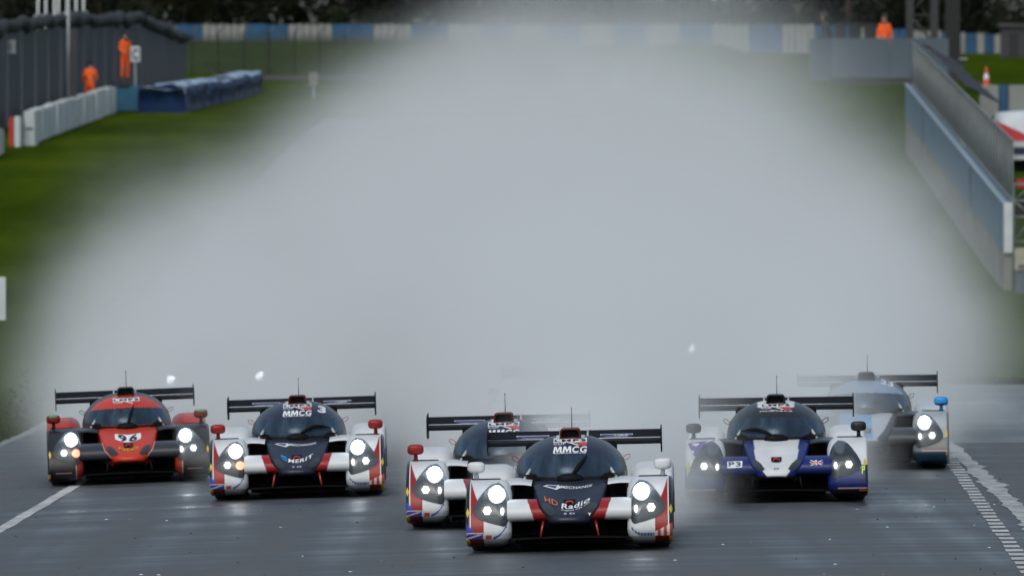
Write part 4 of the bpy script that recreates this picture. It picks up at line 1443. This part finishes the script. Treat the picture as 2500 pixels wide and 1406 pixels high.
# ------------------------------------------------------------------ right side: pit wall, fence, platform
wall = thing('pit_wall', 'long concrete wall with blue painted panels and pale foot', 'wall', (0, 0, 0))
def XWf(y): return 12.95 + .015 * (y - 300)
NW = 8
for i in range(NW):
    y0 = 300 + 132 * i / NW; y1 = 300 + 132 * (i + 1) / NW - .12
    def zt(y): return 2.50 + (6.60 - 2.50) * (y - 300) / 132
    def zb(y): return min(gz(XWf(y) - .1, y) - .2, zt(y) - 1.5)
    def zm(y): return zt(y) - 1.28
    A0, A1 = XWf(y0), XWf(y1)
    for nm, za, zc_, xo, mt in (('foot', zb, zm, 0.0, M['conc']), ('blue_panel', zm, zt, -.02, M['wall_blue'])):
        MB().hexa([(A0 + xo, y0, za(y0)), (A0 + .22, y0, za(y0)), (A1 + .22, y1, za(y1)), (A1 + xo, y1, za(y1)),
                   (A0 + xo, y0, zc_(y0)), (A0 + .22, y0, zc_(y0)), (A1 + .22, y1, zc_(y1)), (A1 + xo, y1, zc_(y1))]).build(nm, mt, wall)
    MB().hexa([(A0 - .04, y0, zt(y0)), (A0 + .07, y0, zt(y0)), (A1 + .07, y1, zt(y1)), (A1 - .04, y1, zt(y1)),
               (A0 - .04, y0, zt(y0) + .035), (A0 + .07, y0, zt(y0) + .035), (A1 + .07, y1, zt(y1) + .035), (A1 - .04, y1, zt(y1) + .035)]).build('cap', M['cap_blue'], wall)
    for yj in ((y0,) if i in (2, 6) else ()):
        MB().box(XWf(yj) - .05, XWf(yj) - .024, yj, yj + .10, zm(yj) + .02, zt(yj) - .02).build('joint_strip', M['dark_beam'], wall)
MB().box(XWf(300) - .005, XWf(300) + .215, 299.5, 299.99, 1.21, 2.53).build('end_post', M['white_pvc'], wall)
MB().box(XWf(300) - .005, XWf(300) + .215, 299.6, 299.99, gz(13.0, 299) - .3, 1.205).build('end_post', M['conc'], wall)

fen = thing('debris_fence', 'see-through steel mesh debris fence standing on the pit wall', 'fence', (0, 0, 0))
def XFf(y): return XWf(y) + .25
def ftop(y): return zt(y) + 1.66 - .05 * (y - 300) / 132
for i in range(45):
    y = 300.2 + 3.0 * i
    if y > 432: break
    MB().tube([(XFf(y), y, zt(y) - .5), (XFf(y), y, ftop(y))], .024, 6).build('post', M['steel'], fen, smooth=True)
for k in range(9):
    f = k / 8
    MB().tube([(XFf(y), y, zt(y) + .06 + (ftop(y) - zt(y) - .06) * f) for y in np.linspace(300, 432, 12)], .022 if k in (0, 8) else .006, 5).build('cable', M['steel'] if k in (0, 8) else M['wire'], fen, smooth=True)
mb = MB()
for i in range(1100):
    y = 300 + .12 * i; X = XFf(y)
    mb.add([(X + .004, y, zt(y) + .06), (X + .004, y + .010, zt(y) + .06), (X + .004, y + .010, ftop(y)), (X + .004, y, ftop(y)), (X + .012, y + .005, zt(y) + .06), (X + .012, y + .005, ftop(y))],
           [(0, 1, 2, 3), (1, 4, 5, 2), (4, 0, 3, 5)])
o = mb.build('mesh_wire', M['wire'], fen); o['kind'] = 'stuff'

# torn netting sagging behind the fence
V = []
for i in range(24):
    y = 352 + 70 * i / 23
    for k in range(5):
        V.append((XFf(y) + .12 + .30 * k + .1 * noise.noise(Vector((i * .6, k, 1))), y, ftop(y) + .18 - .16 * k + .14 * noise.noise(Vector((i * .5, k * .9, 7)))))
tag(mesh('torn_netting', V, grid_faces(24, 5), M['dark_net']), 'ragged dark netting sagging beyond the mesh fence top', 'netting')

# marshal platform
pl = thing('marshal_platform', 'blue-grey boarded marshal platform overhanging the pit wall', 'platform', (0, 0, 0))
a = px(2030, 203, 440); b = px(2316, 94, 440); c = px(1981, 203, 440)
zb_, zt_ = a[2], b[2]
nb_ = 6
for i in range(nb_):
    x0 = a[0] + (b[0] - a[0]) * i / nb_; x1 = a[0] + (b[0] - a[0]) * (i + 1) / nb_ - (.012 if i < nb_ - 1 else 0)
    MB().box(x0, x1, 440, 440.05, zb_ + .18, zt_).build('board', M['grey_board'], pl)
MB().hexa([(c[0], 442.6, zb_ + .1), (a[0] - .01, 440.02, zb_ + .1), (a[0] - .01, 440.08, zb_ + .1), (c[0] + .03, 442.66, zb_ + .1),
           (c[0], 442.6, zt_), (a[0] - .01, 440.02, zt_), (a[0] - .01, 440.08, zt_), (c[0] + .03, 442.66, zt_)]).build('side_board', M['grey_board'], pl)
MB().box(a[0] + .02, b[0], 440.06, 443.4, zb_ + .02, zb_ + .14).build('deck', M['dark_beam'], pl)
MB().box(a[0] + .3, b[0] + .1, 439.97, 440.25, zb_ - .06, zb_ + .018).build('beam', M['dark_beam'], pl)
for x in (15.9, 16.6):
    MB().box(x - .08, x + .08, 441, 441.16, gz(x, 441) - .4, zb_ + .02).build('leg', M['dark_beam'], pl)
for z in (zt_ + .28, zt_ + .58):
    MB().tube([(px(2035, 0, 442.4)[0], 442.4, z), (px(2150, 0, 442.4)[0], 442.4, z)], .022, 8).build('rail', M['dark_beam'], pl, smooth=True)
for k, (xa, xb_) in enumerate(((2040, 2064), (2072, 2102), (2110, 2140))):
    q0 = px(xa, 92, 442.3)[0]; q1 = px(xb_, 92, 442.3)[0]
    ch = thing('chair', 'dark folding chair against the platform rail', 'chair', ((q0 + q1) / 2, 442.2, zb_ + .14), 'chairs on the marshal platform')
    h = zt_ - zb_ - .14
    MB().box(q0 - (q0 + q1) / 2, q1 - (q0 + q1) / 2, 0, .05, h - .3, h + .50).build('backrest', M['dark_cloth'], ch, bevel=.015)
    MB().box(q0 - (q0 + q1) / 2, q1 - (q0 + q1) / 2, -.42, -.01, h - .42, h - .35).build('seat', M['dark_cloth'], ch, bevel=.015)
    for sx in (q0 - (q0 + q1) / 2 + .03, q1 - (q0 + q1) / 2 - .03):
        MB().tube([(sx, -.38, 0), (sx, -.38, h - .42)], .018, 6).build('leg', M['dark_beam'], ch, smooth=True)
        MB().tube([(sx, .02, 0), (sx, .02, h - .32)], .018, 6).build('leg', M['dark_beam'], ch, smooth=True)
J, Rr, E = standing(.03, .10)
p = px(2160, 33, 441.3)
mp_ = person('marshal in orange hi-vis jacket standing on the grey platform', (p[0], 441.3, zb_ + .14), J, Rr, E, PM, overall_cols, rz=R(-20))
hz = p[2] - (zb_ + .14)
mp_.scale = (1.1, 1.0, hz / 1.80); add_cap(mp_, M['hair'], .03); add_face(mp_, .03)
J, Rr, E = standing(.24, .30)
J['shl'] = (-.16, -.2, 1.42); Rr['chest'] = (.24, .17); Rr['waist'] = (.25, .18); Rr['pelvis'] = (.26, .2); Rr['neck'] = .10; Rr['head'] = .115
p = px(2024, 28, 442.0)
hp = person('hooded figure in a long dark coat leaning over the platform corner', (p[0] + .05, 442.2, zb_ + .14), J, Rr, E, [M['dark_cloth'], M['skin']], lambda c: 1 if (c.z > 1.56 and c.y < -.31) else 0, rz=R(-75))
hp.scale = (1, 1, (p[2] - zb_ - .14) / 1.8)
V, F = superbox(0, -.22, 1.69, .125, .13, .12, 2.2)
mesh('hood', V, F, M['dark_cloth'], hp)

# gantry tower and black column behind the platform
tw = thing('lattice_tower', 'dark steel lattice gantry tower behind the marshal platform', 'tower', (0, 0, 0))
x0 = px(2222, 0, 452)[0]; x1 = px(2282, 0, 452)[0]; g = gz(x0, 452)
for x in (x0, x1):
    for y in (452, 453): MB().box(x - .14, x + .14, y - .08, y + .08, g - .2, 17).build('leg', M['dark_beam'], tw)
for k in range(7):
    z = 8.3 + 1.2 * k
    MB().tube([(x0, 452, z), (x1, 452, z + 1.2)] if k % 2 else [(x1, 452, z), (x0, 452, z + 1.2)], .05, 6).build('brace', M['dark_beam'], tw, smooth=True)
    MB().box(x0, x1, 451.95, 452.05, z - .03, z + .03).build('rung', M['dark_beam'], tw)
bc = thing('black_column', 'tall square black clad column at the end of the platform', 'column', (0, 0, 0))
q0 = px(2309, 0, 446)[0]; q1 = px(2344, 0, 446)[0]
MB().box(q0, q1, 446, 446.6, px(0, 176, 446)[2], 17).build('shaft', M['black_col'], bc)
MB().box(q0 + .1, q1 - .12, 446.05, 446.5, gz(q0, 446) - .2, px(0, 176, 446)[2]).build('foot', M['dark_beam'], bc)
# dark lean-to structure with a pale lamp hood, and side bracket
t = thing('junction_box', 'dark cabinet with pale hood fixed beside the black column', 'cabinet', (0, 0, 0))
a = px(2318, 200, 443); b = px(2352, 146, 443)
MB().box(a[0], b[0], 443, 443.5, a[2], b[2]).build('cabinet', M['dark_beam'], t, bevel=.02)
MB().box(b[0] - .15, b[0] + .15, 442.9, 443.4, b[2] + .003, b[2] + .05).build('hood', M['white_pvc'], t)

# far blue and white wall across the background
def fx(xpx, D): return (xpx - 1250) / FPX * D
fw = thing('striped_tyre_wall', 'far blue and white striped tyre wall across the background', 'barrier', (0, 0, 0))
DW = 872.0
cuts = [(430, 495, 'b'), (495, 600, 'w'), (600, 705, 'b'), (705, 812, 'w'), (812, 912, 'b'), (912, 1005, 'w'), (1005, 1095, 'b'), (1095, 1175, 'w'), (1175, 1255, 'b'), (1255, 1335, 'w'), (1335, 1420, 'b'), (1420, 1500, 'w'), (1500, 1580, 'b'), (1580, 1660, 'w'), (1660, 1740, 'b'), (1740, 1830, 'w'), (1830, 1910, 'b'), (1910, 1990, 'w'), (1990, 2080, 'b'), (2080, 2160, 'w'), (2160, 2230, 'b'), (2230, 2300, 'w'), (2300, 2346, 'b'), (2346, 2358, 'w'), (2358, 2384, 'b'), (2384, 2405, 'w'), (2405, 2428, 'b'), (2428, 2462, 'w'), (2462, 2482, 'b'), (2482, 2540, 'w')]
for xa, xb_, c in cuts:
    yb = 96 + max(0, (xa - 1900)) / 600 * 28
    n = max(1, int((xb_ - xa) / 16)) if c == 'w' else 2
    for k in range(n):
        u0 = xa + (xb_ - xa) * k / n; u1 = xa + (xb_ - xa) * (k + 1) / n - (1.6 if c == 'w' else .4)
        zb0 = px(0, yb, DW)[2]; zt0 = zb0 + 37 / FPX * DW
        MB().box(fx(u0, DW), fx(u1, DW), DW + random.uniform(-.15, .15), DW + 1.0, zb0 - 1.6, zt0 - random.uniform(0, .08)).build('tyre_block', M['white_wall'] if c == 'w' else M['stripe_blue'], fw, bevel=.06)

# catch fence in front of the far bank
cf = thing('catch_fence', 'tall dark catch fence with cranked posts beyond the blue bundles', 'fence', (0, 0, 0))
DC = 680
for i, xx in enumerate(range(470, 1330, 62)):
    x = fx(xx, DC); g = gz(x, DC); zt2 = px(0, 84, DC)[2]
    MB().tube([(x, DC, g - .2), (x, DC, zt2), (x + .35, DC, zt2 + .45)], .055, 6).build('post', M['fence_sheet'], cf, smooth=True)
for k in range(12):
    z = px(0, 195 - k * 10, DC)[2]
    MB().tube([(fx(455, DC), DC, z), (fx(1340, DC), DC, z)], .016, 5).build('cable', M['wire'], cf, smooth=True)
mb = MB()
for i in range(420):
    x = fx(456 + 2.1 * i, DC + .05)
    mb.box(x - .012, x + .012, DC + .04, DC + .055, gz(x, DC), px(0, 88, DC)[2])
o = mb.build('mesh_wire', M['wire'], cf); o['kind'] = 'stuff'
# bare earth bank and low hedge under the catch fence
structure(sheet('earth_bank', np.linspace(fx(500, 640), fx(1700, 640), 30), np.arange(648, 676, 4.0), M['earth'], .02))

t = thing('dark_hut', 'small dark boarded hut on the bank beyond the lattice tower', 'hut', (fx(2476, 700), 700, px(0, 130, 700)[2] - .3))
MB().box(-.75, .9, 0, 2.5, 0, 1.9).build('wall', M['dark_beam'], t)
MB().hexa([(-.95, -.2, 1.905), (1.1, -.2, 1.905), (1.1, 2.7, 1.905), (-.95, 2.7, 1.905), (-.9, -.1, 2.15), (1.05, -.1, 2.05), (1.05, 2.6, 2.05), (-.9, 2.6, 2.15)]).build('roof', M['black_col'], t)
MB().box(-.3, .25, -.03, -.004, .1, 1.5).build('door', M['dark_cloth'], t)
# stuff behind the fence on the right
t = thing('striped_block_wall', 'white block wall with one blue stripe behind the pit wall fence', 'barrier', (0, 0, 0))
DB = 402
for xa, xb_, m in ((2392, 2439, 'white_wall'), (2440, 2462, 'stripe_blue'), (2463, 2530, 'white_wall'), (2531, 2600, 'white_wall')):
    MB().box(fx(xa, DB), fx(xb_, DB) - .01, DB, DB + .8, px(0, 266, DB)[2] - .3, px(0, 208, DB)[2]).build('block', M[m], t, bevel=.02)
t = thing('traffic_cone', 'red and white traffic cone on the bank behind the striped blocks', 'cone', (fx(2408, 426), 426, px(0, 208, 426)[2]))
V, F = lathe([(0, .20), (.03, .20), (.03, .13), (.22, .105)], 20, 'z'); mesh('base', V, F, M['cone_red'], t)
V, F = lathe([(.22, .105), (.42, .075)], 20, 'z'); mesh('band', V, F, M['print_white'], t)
V, F = lathe([(.42, .075), (.66, .03), (.67, .0)], 20, 'z'); mesh('tip', V, F, M['cone_red'], t)
# white van roof
D_ = 393
t = thing('white_van', 'white van roof and windscreen showing beyond the mesh fence', 'van', (fx(2495, D_), D_, gz(fx(2495, D_), D_)))
zv = px(0, 270, D_)[2] - gz(fx(2495, D_), D_)
V = []
for y, top, w_ in ((-1.9, zv - 1.15, .80), (-1.6, zv - .95, .86), (-.9, zv - .85, .9), (-.2, zv - .12, .86), (.4, zv, .88), (2.8, zv, .88), (3.0, zv - .1, .86)):
    for (fxx, fz) in ((-1, .25), (-1.02, .55), (-.98, .80), (-.86, .97), (0, 1.0), (.86, .97), (.98, .80), (1.02, .55), (1, .25)):
        V.append((w_ * fxx, y, top * fz))
F = [f[::-1] for f in grid_faces(7, 9)] + [tuple(range(9)), tuple(range(54, 63))[::-1]]
mesh('body', V, F, M['white_pvc'], t)
mesh('windscreen', [(-.7, -.87, zv - .83), (.7, -.87, zv - .83), (.62, -.24, zv - .22), (-.62, -.24, zv - .22)], [(0, 1, 2, 3)], M['lamp_off'], t)
for sx in (-.82, .82):
    for y in (-1.1, 2.0):
        V, F = lathe([(-.1, .2), (-.1, .33), (.1, .33), (.1, .2), (.06, .02)], 24)
        mesh('wheel', [(v[0] + sx, v[1] + y, v[2] + .33) for v in V], F, M['rubber'], t)
# red gazebo
D_ = 376
gx = fx(2434, D_); gg = gz(gx, D_)
t = thing('red_gazebo', 'red canvas gazebo with white and navy valance behind the fence', 'gazebo', (gx, D_, gg))
ze = px(0, 346, D_)[2] - gg; zp = px(0, 298, D_)[2] - gg
hw = 1.42
mesh('canopy', [(-hw, -1.4, ze), (hw, -1.4, ze), (hw, 1.4, ze), (-hw, 1.4, ze), (0, 0, zp + .02)], [(0, 1, 4), (1, 2, 4), (2, 3, 4), (3, 0, 4)], M['red_cloth'], t, smooth=False)
MB().box(-hw, hw, -1.43, -1.405, ze - .18, ze + .01).build('valance', M['white_pvc'], t)
MB().box(-hw * .98, hw * .98, -1.42, -1.39, ze - .45, ze - .185).build('valance', M['navy'], t)
for sx in (-hw + .04, hw - .04):
    for y in (-1.36, 1.36): MB().tube([(sx, y, -1.0), (sx, y, ze - .02)], .025, 6).build('leg', M['steel'], t, smooth=True)
# stacked trestles under the gazebo
t = thing('folding_frame', 'bare metal folding frame with red cloths under the gazebo', 'frame', (fx(2492, 318), 318, gz(14.3, 318)))
zf = [px(0, y, 318)[2] - gz(14.3, 318) for y in (450, 490, 530, 590)]
for z in zf: MB().tube([(-.2, 0, z), (.5, 0, z)], .025, 6).build('rail', M['steel'], t, smooth=True)
for k in range(3): MB().tube([(-.2, .02, zf[k]), (.35, .02, zf[k + 1])] if k % 2 else [(.35, .02, zf[k]), (-.2, .02, zf[k + 1])], .02, 6).build('brace', M['steel'], t, smooth=True)
for sx in (-.2, .5): MB().tube([(sx, 0, -.2), (sx, 0, zf[0])], .025, 6).build('leg', M['steel'], t, smooth=True)
MB().box(-.1, .5, .3, .34, zf[0] - .1, zf[0] + .15).build('cloth', M['red_cloth'], t)
MB().box(-.1, .5, .3, .34, zf[2] + .05, zf[1] + .05).build('cloth', M['print_black'], t)
t = thing('beige_case', 'beige equipment case on a grey plinth at the pit wall end', 'case', (fx(2502, 296), 296, gz(13.3, 296) - .03))
zc1 = px(0, 660, 296)[2] - gz(13.3, 296) + .03; zc2 = px(0, 606, 296)[2] - gz(13.3, 296) + .03
MB().box(-.22, .5, 0, .8, 0, zc1 - .02).build('plinth', M['grey_board'], t, bevel=.02)
MB().box(-.25, .5, -.05, .8, zc1 - .015, zc2).build('case', M['beige'], t, bevel=.03)
MB().box(-.17, .0, -.075, -.052, zc1 + .08, zc1 + .14).build('handle', M['dark_beam'], t)

# ------------------------------------------------------------------ far trees
def tree_mesh(seed, h, w, leaves=1500):
    r = random.Random(seed)
    mb = MB()
    clumps = []
    for k in range(26):
        a = r.uniform(0, 2 * math.pi); f = r.random() ** .5; zz = r.uniform(.12, 1)
        rad = w * (1 - .55 * max(0, zz - .45)) * f
        clumps.append((rad * math.cos(a), rad * math.sin(a), h * zz, r.uniform(.5, 1.1) * w * .36))
    for k in range(leaves):
        c = r.choice(clumps)
        d = Vector((r.gauss(0, 1), r.gauss(0, 1), r.gauss(0, .8))).normalized() * c[3] * r.uniform(.5, 1.05)
        p = Vector(c[:3]) + d
        s = r.uniform(.12, .30)
        u = Vector((r.gauss(0, 1), r.gauss(0, 1), r.gauss(0, 1))).normalized(); v = u.orthogonal().normalized()
        mb.add([p - u * s, p + v * s * .6, p + u * s, p - v * s * .6], [(0, 1, 2, 3)])
    me = bpy.data.meshes.new('crown')
    me.from_pydata(mb.V, [], mb.F)
    return me, clumps
def tree_trunk(seed, h):
    r = random.Random(seed)
    mb = MB()
    mb.tube([(0, 0, -.6), (.05, 0, h * .3), (-.1, .1, h * .6), (.05, 0, h * .92)], [.32, .26, .17, .05], 8)
    for k in range(6):
        a = r.uniform(0, 6.28); z = h * r.uniform(.2, .7)
        mb.tube([(0, 0, z), (math.cos(a) * h * .13, math.sin(a) * h * .13, z + h * .10), (math.cos(a) * h * .22, math.sin(a) * h * .22, z + h * .24)], [.12, .08, .03], 6)
    me = bpy.data.meshes.new('trunk'); me.from_pydata(mb.V, [], mb.F)
    return me
kinds = []
for k in range(4):
    h = 9 + k * 1.2
    cm, _ = tree_mesh(50 + k, h, 3.4 + .3 * k, 2600)
    cm.materials.append(M['leaf_dark'] if k != 2 else M['leaf_brown'])
    tm = tree_trunk(80 + k, h); tm.materials.append(M['bark'])
    kinds.append((cm, tm))
tlab = ['dark evergreen tree in the belt behind the striped wall', 'broad dark tree in the belt behind the striped wall', 'brownish autumn tree in the belt behind the striped wall', 'tall dark tree in the belt behind the striped wall']
for i in range(34):
    x = fx(-120 + i * 80, 905) + random.uniform(-.8, .8); y = random.uniform(890, 935)
    k = random.choice((0, 1, 3, 0, 1, 2))
    t = thing('tree', tlab[k], 'tree', (x, y, gz(x, y) - .1), 'trees behind the striped wall')
    t.rotation_euler[2] = random.uniform(0, 6.28); s = random.uniform(.85, 1.2); t.scale = (s, s, s)
    link('crown', kinds[k][0], None, t); link('trunk', kinds[k][1], None, t)
mb = MB()
for i in range(16000):
    x = random.uniform(-62, 62); zz = random.uniform(-1, 17) ; y = 942 + random.uniform(-4, 10) + .6 * abs(zz - 8)
    p = Vector((x, y, gz(x, 945) + zz)); s_ = random.uniform(.25, .55)
    u = Vector((random.gauss(0, 1), random.gauss(0, .4), random.gauss(0, 1))).normalized(); v = u.orthogonal().normalized()
    mb.add([p - u * s_, p + v * s_ * .7, p + u * s_, p - v * s_ * .7], [(0, 1, 2, 3)])
o = mb.build('distant_wood', M['leaf_dark']); o['kind'] = 'stuff'; o['label'] = 'dense dark wood closing the view behind the tree belt'
# dark shrubs behind the sheet fence
for i in range(7):
    x = fx(-60 + i * 60, 560) - 1.6; y = 560 + 14 * i
    k = (0, 1, 3)[i % 3]
    t = thing('tree', 'low dark tree standing right behind the sheet fence', 'tree', (x - .8, y, gz(x, y) - .2), 'trees behind the sheet fence')
    t.rotation_euler[2] = i * 1.3; t.scale = (.62, .62, .55)
    link('crown', kinds[k][0], None, t); link('trunk', kinds[k][1], None, t)

# ------------------------------------------------------------------ spray
class NX:
    """tiny arithmetic builder for field nodes"""
    def __init__(self, nt): self.nt = nt
    def m(self, op, *a, clamp=False):
        n = self.nt.nodes.new('ShaderNodeMath'); n.operation = op; n.use_clamp = clamp
        for i, v in enumerate(a):
            if isinstance(v, (int, float)): n.inputs[i].default_value = v
            else: self.nt.links.new(v, n.inputs[i])
        return n.outputs[0]
    def add(self, a, b): return self.m('ADD', a, b)
    def sub(self, a, b): return self.m('SUBTRACT', a, b)
    def mul(self, a, b): return self.m('MULTIPLY', a, b)
    def div(self, a, b): return self.m('DIVIDE', a, b)
    def step(self, a, b, v):
        n = self.nt.nodes.new('ShaderNodeMapRange'); n.interpolation_type = 'SMOOTHSTEP'
        n.inputs['From Min'].default_value = a; n.inputs['From Max'].default_value = b
        self.nt.links.new(v, n.inputs['Value'])
        return n.outputs[0]
    def noise(self, vec, scale, detail=2.0):
        mp = self.nt.nodes.new('ShaderNodeVectorMath'); mp.operation = 'MULTIPLY'; mp.inputs[1].default_value = scale
        self.nt.links.new(vec, mp.inputs[0])
        n = self.nt.nodes.new('ShaderNodeTexNoise'); n.inputs['Scale'].default_value = 1.0
        n.inputs['Detail'].default_value = detail; n.inputs['Roughness'].default_value = .55
        self.nt.links.new(mp.outputs[0], n.inputs['Vector'])
        return n.outputs[0]

def cloud_field(n, vec, x, y, z):
    y = n.sub(y, 137.0)
    t = n.m('MINIMUM', n.m('MAXIMUM', n.div(y, 63.0), 0.0), 1.25)
    w = n.add(5.0, n.mul(2.25, t))                                  # the cloud spreads as it drifts back
    h = n.add(2.7, n.mul(2.65, n.m('MINIMUM', n.mul(t, 1.1), 1.0)))
    zg = n.mul(n.m('MAXIMUM', n.sub(y, 40.0), 0.0), .006)
    big = n.sub(n.noise(vec, (.20, .026, .28), 3.0), .5)
    mid = n.sub(n.noise(vec, (.62, .022, .70), 4.0), .5)
    zz = n.m('MAXIMUM', n.sub(z, zg), 0.0)
    nar = n.m('MAXIMUM', n.sub(1.0, n.mul(.095, zz)), .2)
    q = n.div(n.m('ABSOLUTE', n.sub(n.add(x, .22), n.mul(.31, zz))), n.mul(w, nar))
    q = n.m('MAXIMUM', n.add(n.add(q, n.mul(big, .75)), n.mul(mid, .50)), 0.0)
    lat = n.m('EXPONENT', n.mul(n.m('POWER', n.div(q, .97), 4.0), -1.0))
    v = n.m('MAXIMUM', n.add(n.add(n.div(zz, h), n.mul(big, .40)), n.mul(mid, .22)), 0.0)
    ver = n.m('EXPONENT', n.mul(n.m('POWER', v, 4.0), -1.0))
    ends = n.mul(n.step(-3.0, 5.0, y), n.step(150.0, 105.0, y))
    lump = n.m('MAXIMUM', n.add(1.0, n.mul(mid, 2.4)), .1)
    return n.mul(n.mul(n.mul(lat, ver), n.mul(ends, lump)), CLOUD_DENSITY)

def wake_field(n, vec, x, y, z, car, dr, d0, d1, decay=-.09):
    L = car.location; yaw = -car.rotation_euler[2]
    x = n.sub(x, L.x + 4.2 * math.sin(yaw)); y = n.sub(y, L.y + 4.15); z = n.sub(z, L.z)
    y0 = n.m('MAXIMUM', y, 0.0)
    w = n.add(.80, n.mul(.040, y0)); h = n.add(1.05, n.mul(.072, y0))
    xx = n.div(n.sub(x, n.mul(y0, dr / 40.0)), w); zq = n.div(n.m('MAXIMUM', z, 0.0), h)
    r = n.m('SQRT', n.add(n.mul(xx, xx), n.mul(zq, zq)))
    nz = n.add(n.mul(n.noise(vec, (.7, .16, .8), 3.0), .6), n.mul(n.noise(vec, (2.2, .4, 2.4), 1.0), .2))
    r = n.add(r, n.sub(nz, .40))
    core = n.step(1.25, .45, r)
    fade = n.add(n.mul(d0, n.m('EXPONENT', n.mul(y0, decay))), d1)
    ends = n.mul(n.step(0, 2.5, y), n.step(44.0, 30.0, y))
    return n.mul(n.mul(core, fade), ends)

def spray_volume(name, lo, hi, res, step_rate, builder):
    mat = bpy.data.materials.new('water_mist'); mat.use_nodes = True
    nt = mat.node_tree; nt.nodes.clear()
    out = nt.nodes.new('ShaderNodeOutputMaterial')
    pv = nt.nodes.new('ShaderNodeVolumePrincipled')
    pv.inputs['Color'].default_value = (.96, .99, 1.0, 1)
    pv.inputs['Density'].default_value = 1.0
    pv.inputs['Anisotropy'].default_value = 0.0
    nt.links.new(pv.outputs[0], out.inputs['Volume'])
    mat.cycles.volume_step_rate = step_rate
    gt = bpy.data.node_groups.new('spray_field', 'GeometryNodeTree')
    gt.interface.new_socket('Geometry', in_out='INPUT', socket_type='NodeSocketGeometry')
    gt.interface.new_socket('Geometry', in_out='OUTPUT', socket_type='NodeSocketGeometry')
    go = gt.nodes.new('NodeGroupOutput')
    vc = gt.nodes.new('GeometryNodeVolumeCube')
    vc.inputs['Min'].default_value = lo; vc.inputs['Max'].default_value = hi
    for k, v in zip(('Resolution X', 'Resolution Y', 'Resolution Z'), res): vc.inputs[k].default_value = v
    sm = gt.nodes.new('GeometryNodeSetMaterial'); sm.inputs['Material'].default_value = mat
    gt.links.new(vc.outputs[0], sm.inputs[0]); gt.links.new(sm.outputs[0], go.inputs[0])
    ps = gt.nodes.new('GeometryNodeInputPosition')
    sp = gt.nodes.new('ShaderNodeSeparateXYZ'); gt.links.new(ps.outputs[0], sp.inputs[0])
    n = NX(gt)
    gt.links.new(builder(n, ps.outputs[0], *sp.outputs[:3]), vc.inputs['Density'])
    o = MB().box(lo[0], hi[0], lo[1], hi[1], lo[2], hi[2]).build(name, mat)
    md = o.modifiers.new('spray_field', 'NODES'); md.node_group = gt
    o['kind'] = 'stuff'
    o['label'] = 'pale grey spray of water mist thrown up by the race cars'
    return o

CLOUD_DENSITY = .056
def all_spray(n, vec, x, y, z):
    d = cloud_field(n, vec, x, y, z)
    for i, c in enumerate(ALLCARS[:6]):
        d = n.add(d, wake_field(n, vec, x, y, z, c, (2.0, -2.6, .6, -.8, 2.4, .6)[i], (.70, .22, .25, .14, .36, .16)[i], (.065, .03, .055, .04, .045, .03)[i], (-.16 if i == 0 else -.09)))
    return d
spray_volume('spray', (-14.5, 105, -1.2), (14.8, 287, 10.2), (120, 121, 52), 6.0, all_spray)
